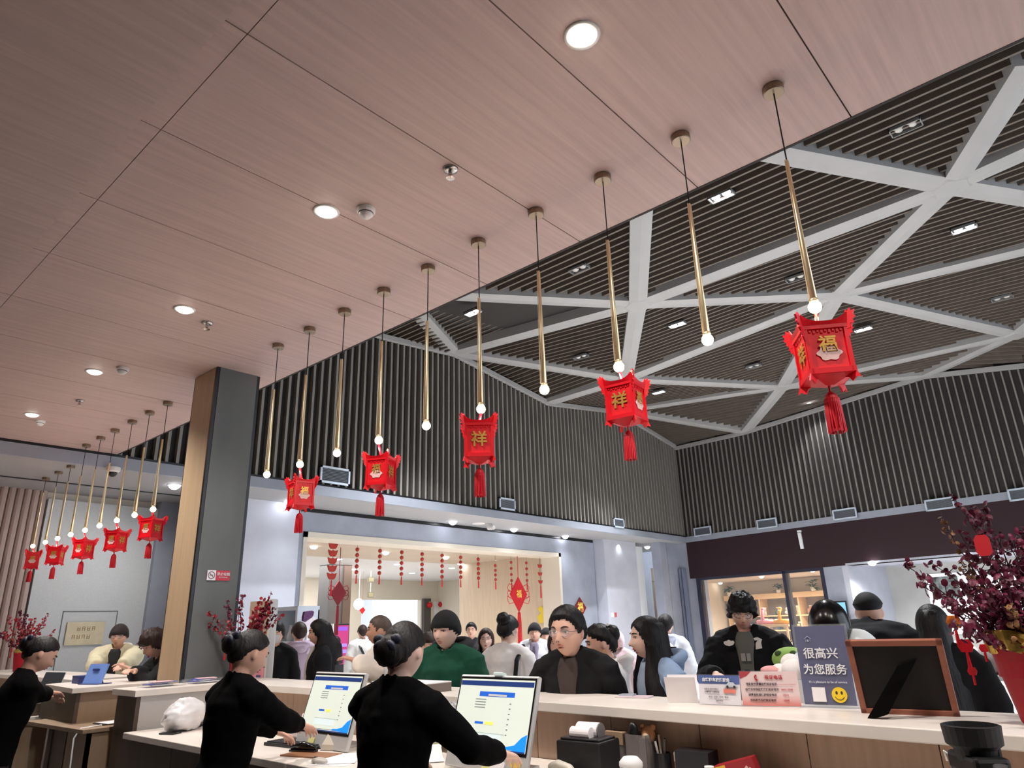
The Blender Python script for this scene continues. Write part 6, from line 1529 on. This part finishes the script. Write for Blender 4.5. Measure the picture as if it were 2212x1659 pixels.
part_at('bunw', MB().tube([(.12,-.11,1.36),(.0,-.145,1.465),(-.13,-.13,1.34),(-.16,-.12,1.15)], [(.02,.006)]*4, 8), 'shoulder_strap', m_black)
t, HT, up, s = B['bunw']; g = MB().tube([(-.03,-.078,-.05),(-.055,-.07,-.02),(-.06,-.075,.02)], .006, 6); g.v = [tuple(HT @ V(p)) for p in g.v]; g.build('hair_clip', m_silver, t)
part_at('robe', MB().boxb(.17,.185,-.02,.015,1.15,1.40), 'purple_tie', mat('tie_purple', (96,88,112), .6))
t, HT, up, s = B['curly']
g = MB()
for k in range(5): g.tube([(-.10+.01*k,-.05+.02*k,.105-.004*k),(-.14+.01*k,-.045+.02*k,.085),(-.155+.01*k,-.04+.02*k,.045)], .006, 6)
g.tube([(-.11,-.06,.108),(-.07,.04,.115)], .010, 8); g.v = [tuple(HT @ V(p)) for p in g.v]; g.build('claw_clip', m_white, t)
for sd in (-1, 1):
    g = MB().tube([V((-.005, sd*.083, -.045)) + V((.012*cos(a), 0, .014*sin(a)-.012)) for a in [2*pi*i/16 for i in range(17)]], .0025, 6); g.v = [tuple(HT @ V(p)) for p in g.v]; g.build('earring', m_gold, t)
def badge(key, y, z, w, h, mt, name, f=.175, zr=0):
    part_at(key, MB().box((f, y, z), (.008, w, h), MX.Rotation(zr, 3, 'Z')), name, mt)
m_badge = mat('badge_white', (220,214,206), .6)
t, HT, up, s = B['vest']
g = MB().prism([(.172,-.10-.036*c_,1.385+.022*d_) for c_, d_ in ((-1,.2),(-.8,.7),(-.3,.7),(0,1),(.4,.7),(.9,.5),(1,0),(.7,-.6),(0,-.9),(-.7,-.6))], (.008,-.004,0)); part_at('vest', g, 'pale_emblem', m_badge)
g = MB().prism([(.172,.095+y,1.385+z) for y, z in ((-.02,-.045),(.022,-.038),(.02,.0),(.03,.022),(.0,.036),(-.026,.03),(-.022,.015),(.0,.015),(-.015,-.005))], (.008,.004,0)); part_at('vest', g, 'white_emblem', m_badge)
badge('vest', .022, 1.29, .026, .05, mat('tag_grey', (150,146,140), .6), 'chest_tag', .186); badge('vest', -.015, 1.29, .03, .05, mat('tag_grey', (150,146,140)), 'chest_tag', .186); badge('vest', 0, 1.15, .035, .11, m_black, 'dark_print', .182)
badge('scarf', -.02, 1.12, .05, .10, m_badge, 'white_badge', .16); badge('scarf', -.06, 1.0, .06, .04, m_badge, 'white_badge', .16)
badge('c3', .12, 1.28, .02, .05, m_silver, 'name_badge', .150)
t, HT, up, s_ = B['vest']; sd, S, E_, w_, tg = t_arms[t.name][0]
MB().tube([S*.35+E_*.65, E_, E_*.45+w_*.55], [.110,.108,.098], 16).xf(MX.Scale(s_, 4)).build('white_sleeve', mat('sleeve_white', (222,228,236), .7), t, smooth=True)
# ================================================================== HANGING DECORATIONS AND SMALL FURNITURE IN THE HALL
m_dred = mat('knot_red', (196, 18, 34), .6, noise=(40, .15)); m_dred2 = mat('knot_dull_red', (122, 12, 36), .6); m_bead = mat('bead_red', (168, 44, 36), .45)
def knot(px, py, Y, w, label, mt, char=True, ztop=PCZ):
    c = at_y(px, py, Y); t = thing('chinese_knot', label, 'knot ornament', c)
    d = w/2
    MB().loft([[(-d,-.01,0),(0,-.01,-d*1.32),(d,-.01,0),(0,-.01,d*1.32)],[(-d*.96,-.035,0),(0,-.035,-d*1.27),(d*.96,-.035,0),(0,-.035,d*1.27)]]).build('cushion', mt, t)
    for sx in (-1, 1):
        for k in range(3):
            z0 = d*(.55-.45*k)
            MB().tube([(sx*d*(.40+.2*k), -.02, z0), (sx*d*(1.05+.12*k), -.02, z0+d*.22), (sx*d*(1.28), -.02, z0-.05*d), (sx*d*(1.1), -.02, z0-d*.35), (sx*d*(.6), -.02, z0-d*.25)], .008, 6).build('cord_loop', mt, t)
    MB().tube([(0,-.02,d*1.3),(0,-.02,ztop-c.z)], .008, 6).build('hanging_cord', mt, t)
    MB().sph((0,-.02,-d*1.42), (d*.16,.03,d*.14), 10, 8).build('tassel_knot', mt, t, smooth=True)
    MB().tube([(0,-.02,-d*1.45),(0,-.02,-d*2.0),(0,-.02,-d*4.2)], [d*.12,d*.16,d*.18], 12).build('tassel', mt, t)
    if char: text('福', d*.62, mat('gold_bright', (240, 208, 92), .4), t, MX.Translation((0,-.04,0)) @ MX.Rotation(pi/2, 4, 'X'), 'gold_character', .002, .002)
    return t
knot(1119, 1284, 12.15, .66, 'large bright red Chinese knot with a gold character in front of the beige portal wall', m_dred)
knot(730, 1281, 13.6, .42, 'dull red Chinese knot hanging before the dark column inside the portal', m_dred2, False)
# square blessing paper on the grey wall
c = at_y(1254, 1313, YP-.03); t = thing('blessing_poster', 'red diamond paper with a gold blessing figure on the grey wall right of the portal', 'poster', c)
MB().prism([(-.27,0,0),(0,0,-.27),(.27,0,0),(0,0,.27)], (0,.02,0)).build('paper', m_dred2, t)
text('福', .26, mat('gold_bright', (240,208,92)), t, MX.Translation((0,-.004,0)) @ MX.Rotation(pi/2, 4, 'X'), 'gold_character', .002, .006)
t = thing('gold_cutout', 'bright yellow paper cutout on the beige wall below the knot ornament', 'decoration', at_x(1172, 1331, PX1-.02)); MB().prism([(0,y,z) for y, z in ((-.2,-.15),(.12,-.18),(.18,.0),(.05,.08),(.16,.2),(.0,.26),(-.08,.1),(-.22,.08))], (-.01,0,0)).build('cutout', mat('cutout_yellow', (232,206,60), .6), t)
# lantern strings
def bead_string(px, py0, py1, n, Y, label, r=.043, tas=True):
    a = at_y(px, py0, Y); b = at_y(px, py1, Y); t = thing('lantern_string', label, 'hanging decoration', (a.x, Y, PCZ), 0, 'strings of small red lanterns in the portal')
    z0 = a.z - PCZ; z1 = b.z - PCZ
    MB().tube([(0,0,0),(0,0,z1)], .003, 5).build('thread', m_twig, t)
    for i in range(n):
        z = z0 + (z1-z0)*i/(n-1)
        MB().lathe([(r*.45,-r),(r*.9,-r*.6),(r*1.05,0),(r*.9,r*.6),(r*.45,r)], 10, (0,0,z)).build('lantern_bead', m_bead, t, smooth=True)
    if tas: MB().tube([(0,0,z1-r),(0,0,z1-r-.04),(0,0,z1-r-.2)], [.004,.014,.018], 7).build('tassel', m_redd, t)
for i, (px, p0, p1) in enumerate(((772,1187,1236),(821,1190,1238),(868,1193,1240),(912,1197,1242),(955,1200,1246),(995,1204,1247),(1033,1208,1249))):
    bead_string(px, p0, p1, 5, 12.9, 'string of small red lantern beads inside the portal, %s from the left' % ['first','second','third','fourth','fifth','sixth','seventh'][i])
for i, (px, p0, p1) in enumerate(((1070,1222,1252),(1104,1215,1254),(1137,1216,1254))):
    bead_string(px, p0, p1, 4, 12.3, 'short red bead string in front of the beige wall, %s' % ['left of the big knot','just over the big knot','right of the big knot'][i], .036)
def fan_string(px, py0, py1, n, Y, label, w):
    a = at_y(px, py0, Y); b = at_y(px, py1, Y); t = thing('paper_garland', label, 'hanging decoration', (a.x, Y, PCZ))
    z0 = a.z-PCZ; z1 = b.z-PCZ
    MB().tube([(0,0,0),(0,0,z1-.1)], .004, 5).build('thread', m_twig, t)
    for i in range(n):
        z = z0 + (z1-z0)*i/(n-1)
        MB().prism([(w*x,-.02,z+w*zz_) for x, zz_ in ((-.5,.22),(-.2,.12),(0,.2),(.2,.12),(.5,.22),(.36,-.2),(.2,-.36),(-.2,-.36),(-.36,-.2))], (0,.04,0)).build('paper_bowl', m_bead, t)
    MB().tube([(0,0,z1-.1),(0,0,z1-.42)], [.012,.02], 7).build('tassel', m_redd, t)
fan_string(720, 1177, 1243, 5, 12.9, 'garland of red paper ingots hanging at the left of the portal', .235)
fan_string(1166, 1222, 1256, 3, 12.1, 'garland of red paper fish and bowls at the right of the portal', .15)
for i, (px, py) in enumerate(((928,1307),(953,1306),(978,1304))):
    t = thing('round_lantern', 'small round red lantern in the row over the far doorway, %s' % ['left one','middle one','right one'][i], 'lantern', at_y(px, py, YR-.15), 0, 'round lanterns over the far doorway')
    MB().sph((0,0,0), (.125,.125,.11), 14, 10).build('shade', m_dred, t, smooth=True); MB().lathe([(.05,.1),(.05,.125)], 10).build('cap', m_gold, t)
    MB().tube([(-.16,0,.10),(.16,0,.10)], .006, 5).build('cord', m_dred2, t)
t = thing('globe_lamp', 'glowing white globe lamp inside the far room', 'lamp', at_y(775, 1305, 19)); MB().sph((0,0,0), (.16,.16,.17), 20, 12).build('globe', mat('globe_glow', (250,250,255), .4, emit=2.5), t, smooth=True); MB().tube([(0,0,.16),(0,0,PCZ-t.location.z)], .008, 6).build('cord', m_white, t)
t = thing('paper_diamond', 'small bright red diamond hanging by the globe lamp', 'decoration', at_y(783, 1318, 18.9)); MB().prism([(-.11,0,0),(0,0,-.12),(.11,0,0),(0,0,.12)], (0,.015,0)).build('paper', m_dred, t); MB().tube([(0,.007,.11),(0,.007,PCZ-t.location.z)], .003, 5).build('thread', m_dred2, t)
for px, py, l in ((801,1252,'small dark exit sign box under the white far ceiling'), (800,1285,'greenish sign box over the bright far opening')):
    t = thing('exit_box', l, 'sign', at_y(px, py, 18.5)); MB().boxb(-.11,.11,-.03,.03,-.08,.08).build('casing', mat('sign_olive', (120,112,90), .5), t); MB().boxb(-.09,.09,-.034,-.03,-.06,.06).build('face', mat('sign_olive2', (150,144,116), .5, emit=.1), t); MB().tube([(0,0,.08),(0,0,PCZ-t.location.z)], .01, 6).build('rod', m_white, t)
# kiosk
p = at_y(737, 1380, 14.6); t = thing('touch_kiosk', 'tall kiosk with glowing purple and pink screen inside the portal', 'kiosk', (p.x, 14.6, 0), radians(-8))
zt = at_y(737, 1347, 14.6).z
MB().boxb(-.20,.20,0,.10,.0,zt).build('casing', m_black, t, bevel=.01); MB().boxb(-.225,-.20,0,.12,0,zt).build('white_edge', m_white, t)
MB().boxb(-.18,.18,-.006,0,.75,zt-.04).build('screen', mat('kiosk_pink', (176, 44, 116), .3, emit=.35), t)
for z0, z1, c in ((zt-.16,zt-.07,(126,70,200)),(zt-.52,zt-.45,(150,120,255)),(zt-.66,zt-.58,(150,120,255))): MB().boxb(-.15,.15,-.009,-.006,z0,z1).build('screen_band', mat('kiosk_%d' % (c[0]), c, .3, emit=.6), t)
MB().boxb(-.3,.3,-.1,.25,0,.04).build('base', m_black, t)
# purple and white shop banner over the long-haired woman
p = at_d(667, 1334, 10.2); t = thing('round_banner', 'small purple and white curved banner above the long-haired woman in black', 'banner', p, radians(20))
MB().prism([(.1*x,0,.1*z) for x, z in ((-1.1,.1),(-.9,.75),(.6,.9),(1.1,.75),(.95,.2),(-.7,-.5),(-1.1,-.4))], (0,.03,0)).build('purple_top', mat('banner_purple', (84, 44, 92), .6, noise=(30,.6)), t)
MB().prism([(.1*x,.002,.1*z) for x, z in ((-1.1,-.5),(-.7,-.6),(.95,.1),(1.9,-.3),(1.9,-1.2),(-1.1,-1.3))], (0,.03,0)).build('white_panel', mat('banner_white', (226,214,226), .6), t)
MB().boxb(-.02,.02,.0,.03,-p.z,-.1).build('post', m_white, t)
# tall beige display with a white rounded edge
X_ = 3.9; a, b = at_x(545, 1300, X_), at_x(588, 1298, X_)
t = thing('display_standee', 'tall beige display board with white rounded edge and pink picture, behind the left clerk', 'display board', (X_, (a.y+b.y)/2, 0), radians(-90)); w = abs(a.y-b.y); zt = a.z
MB().boxb(-w/2, w/2, -.02, .03, 0, zt).build('board', mat('standee_beige', (206,184,162), .6), t)
MB().boxb(w/2, w/2+.05, -.035, .05, 0, zt+.01).build('edge_post', m_white, t, bevel=.02)
MB().boxb(-w/2+.02, w/2-.01, -.026, -.02, .75, 1.40).build('picture', mat('standee_pink', (226,150,160), .5, noise=(5,.3), emit=.08), t)
MB().boxb(-w/2, w/2, -.024, -.02, 1.40, 1.425).build('violet_band', mat('standee_violet', (96,84,124), .5), t)
mb = MB(); zz0 = zt-.22
for k in range(5): mb.tube([(.05+.012*(k%2),-.024,zz0-.05*k),(.085,-.024,zz0-.012-.05*k),(.06+.01*(k%3),-.024,zz0-.035-.05*k)], .006, 5)
mb.build('red_brush_lettering', mat('brush_red', (150,40,40), .6), t)
for k, c in enumerate(((96,90,136),(230,170,110))): MB().boxb(.06+.0*k, .14, -.03, -.026, 1.0-.16*k, 1.1-.16*k).build('picture_detail', mat('standee_d%d' % k, c, .5), t)
# white framed glass cabinet
X_ = 5.5; a, b = at_x(590, 1313, X_), at_x(643, 1318, X_)
t = thing('glass_cabinet', 'white framed glass fronted cabinet against the grey wall', 'cabinet', (X_, (a.y+b.y)/2, 0), radians(-90)); w = abs(a.y-b.y); zt = a.z; m_cab = mat('cabinet_white', (214,226,238), .4)
for z0, z1 in ((zt-.05,zt),(zt-.5,zt-.46),(0,.08)): MB().boxb(-w/2, w/2, 0, .35, z0, z1).build('shelf', m_cab, t)
for x0 in (-w/2, w/2-.045): MB().boxb(x0, x0+.045, 0, .35, 0, zt-.05).build('side_frame', m_cab, t)
MB().boxb(-w/2, w/2, .33, .35, .08, zt-.05).build('back_panel', m_cab, t); MB().boxb(-w/2+.045, w/2-.045, .004, .01, zt-.46, zt-.05).build('glass_door', m_acr, t); MB().boxb(-w/2+.045, w/2-.045, .0, .01, .08, zt-.5).build('lower_door', mat('cabinet_grey', (176,180,186), .5), t)
t = thing('figurine', 'small white vase standing inside the glass cabinet', 'vase', (X_+.15, (a.y+b.y)/2+.05, zt-.46)); MB().lathe([(.05,0),(.06,.06),(.03,.14),(.02,.2)], 14).build('vase', m_white, t, smooth=True); MB().lathe([(.022,.2),(.03,.215)], 12).build('lip', m_white, t)
# clear umbrella-like cover and grey chairs beside the long-haired woman
t = thing('white_chair', 'pale grey chair back near the long-haired woman in black', 'chair', at_d(752, 1440, 8.6), radians(200)); t.location.z = 0
MB().boxb(-.22,.22,-.22,.22,.43,.46).build('seat', m_lam, t); MB().boxb(-.22,.22,.2,.23,.60,1.02).build('backrest', m_lam, t)
for x in (-.2,.2):
    for y in (-.2,.2): MB().boxb(x-.015,x+.015,y-.015,y+.015,0,.43 if y < 0 else .62).build('leg', m_lam, t)
# white switch plates and small sign on the bright column
p = at_y(1327, 1328, YP-.36); t = thing('wall_switch_sign', 'small white and red plate on the pale column', 'sign', p); MB().boxb(-.14,.0,-.0,.012,-.06,.06).build('white_plate', m_white, t); MB().boxb(.0,.13,-.0,.012,-.06,.06).build('red_plate', mat('plate_red', (190,90,96), .5), t)
# plush toys held at the young man's side
p = at_d(1700, 1425, 4.55)
t = thing('plush_toy', 'green plush toy with dark spots beside the greeting sign', 'soft toy', at_d(1708, 1424, 4.75)); MB().sph((0,0,0), (.10,.11,.07), 18, 12).build('body', mat('plush_green', (150,186,96), .9), t, smooth=True)
for y in (-.05,.04): MB().sph((-.075,y,.035), (.02,.022,.018), 10, 8).build('spot', mat('plush_dark', (60,84,40), .9), t, smooth=True)
MB().boxb(-.06,.06,-.08,.08,-t.location.z,-.05).build('display_plinth', m_lam, t)
t = thing('plush_toy', 'white and pink fluffy plush toy behind the pink complaint sign', 'soft toy', V((3.62, 1.72, 1.13))); m_pw = mat('plush_white', (236,230,228), .95)
t.location = at_x(1715, 1448, 3.60)
for c, r in (((0,0,0),.06),((0,.07,-.01),.045),((0,-.05,.01),.05),((.03,.02,.03),.05),((0,.13,-.02),.03)): MB().sph(c, (r,r,r*.9), 14, 10).build('lobe', m_pw, t, smooth=True)
MB().sph((-.02,.10,.0), (.03,.06,.022), 12, 8).build('pink_paw', mat('plush_pink', (232,170,170), .9), t, smooth=True); MB().boxb(-.05,.05,-.05,.1,-t.location.z,-.04).build('display_plinth', m_lam, t)
# trolley of pale cushions seen past the vase
t = thing('cushion_rack', 'low rack of white and dark cushions behind the big red vase', 'rack', at_d(2165, 1470, 8.5)); t.location.z = 0
for x in (-.3,.3):
    for y in (-.5,.5): MB().boxb(x-.02,x+.02,y-.02,y+.02,0,.9).build('leg', m_silver, t)
MB().boxb(-.33,.33,-.55,.55,.88,.92).build('shelf', m_silver, t); MB().boxb(-.33,.33,-.55,.55,.4,.43).build('shelf', m_silver, t)
for i, (y, c) in enumerate(((-.35,(226,222,220)),(-.02,(150,140,138)),(.3,(232,230,228)))): MB().sph((0,y,1.06), (.2,.18,.16), 18, 12).build('cushion', mat('cushion_%d' % c[0], c, .9, noise=(4,.25)), t, smooth=True)
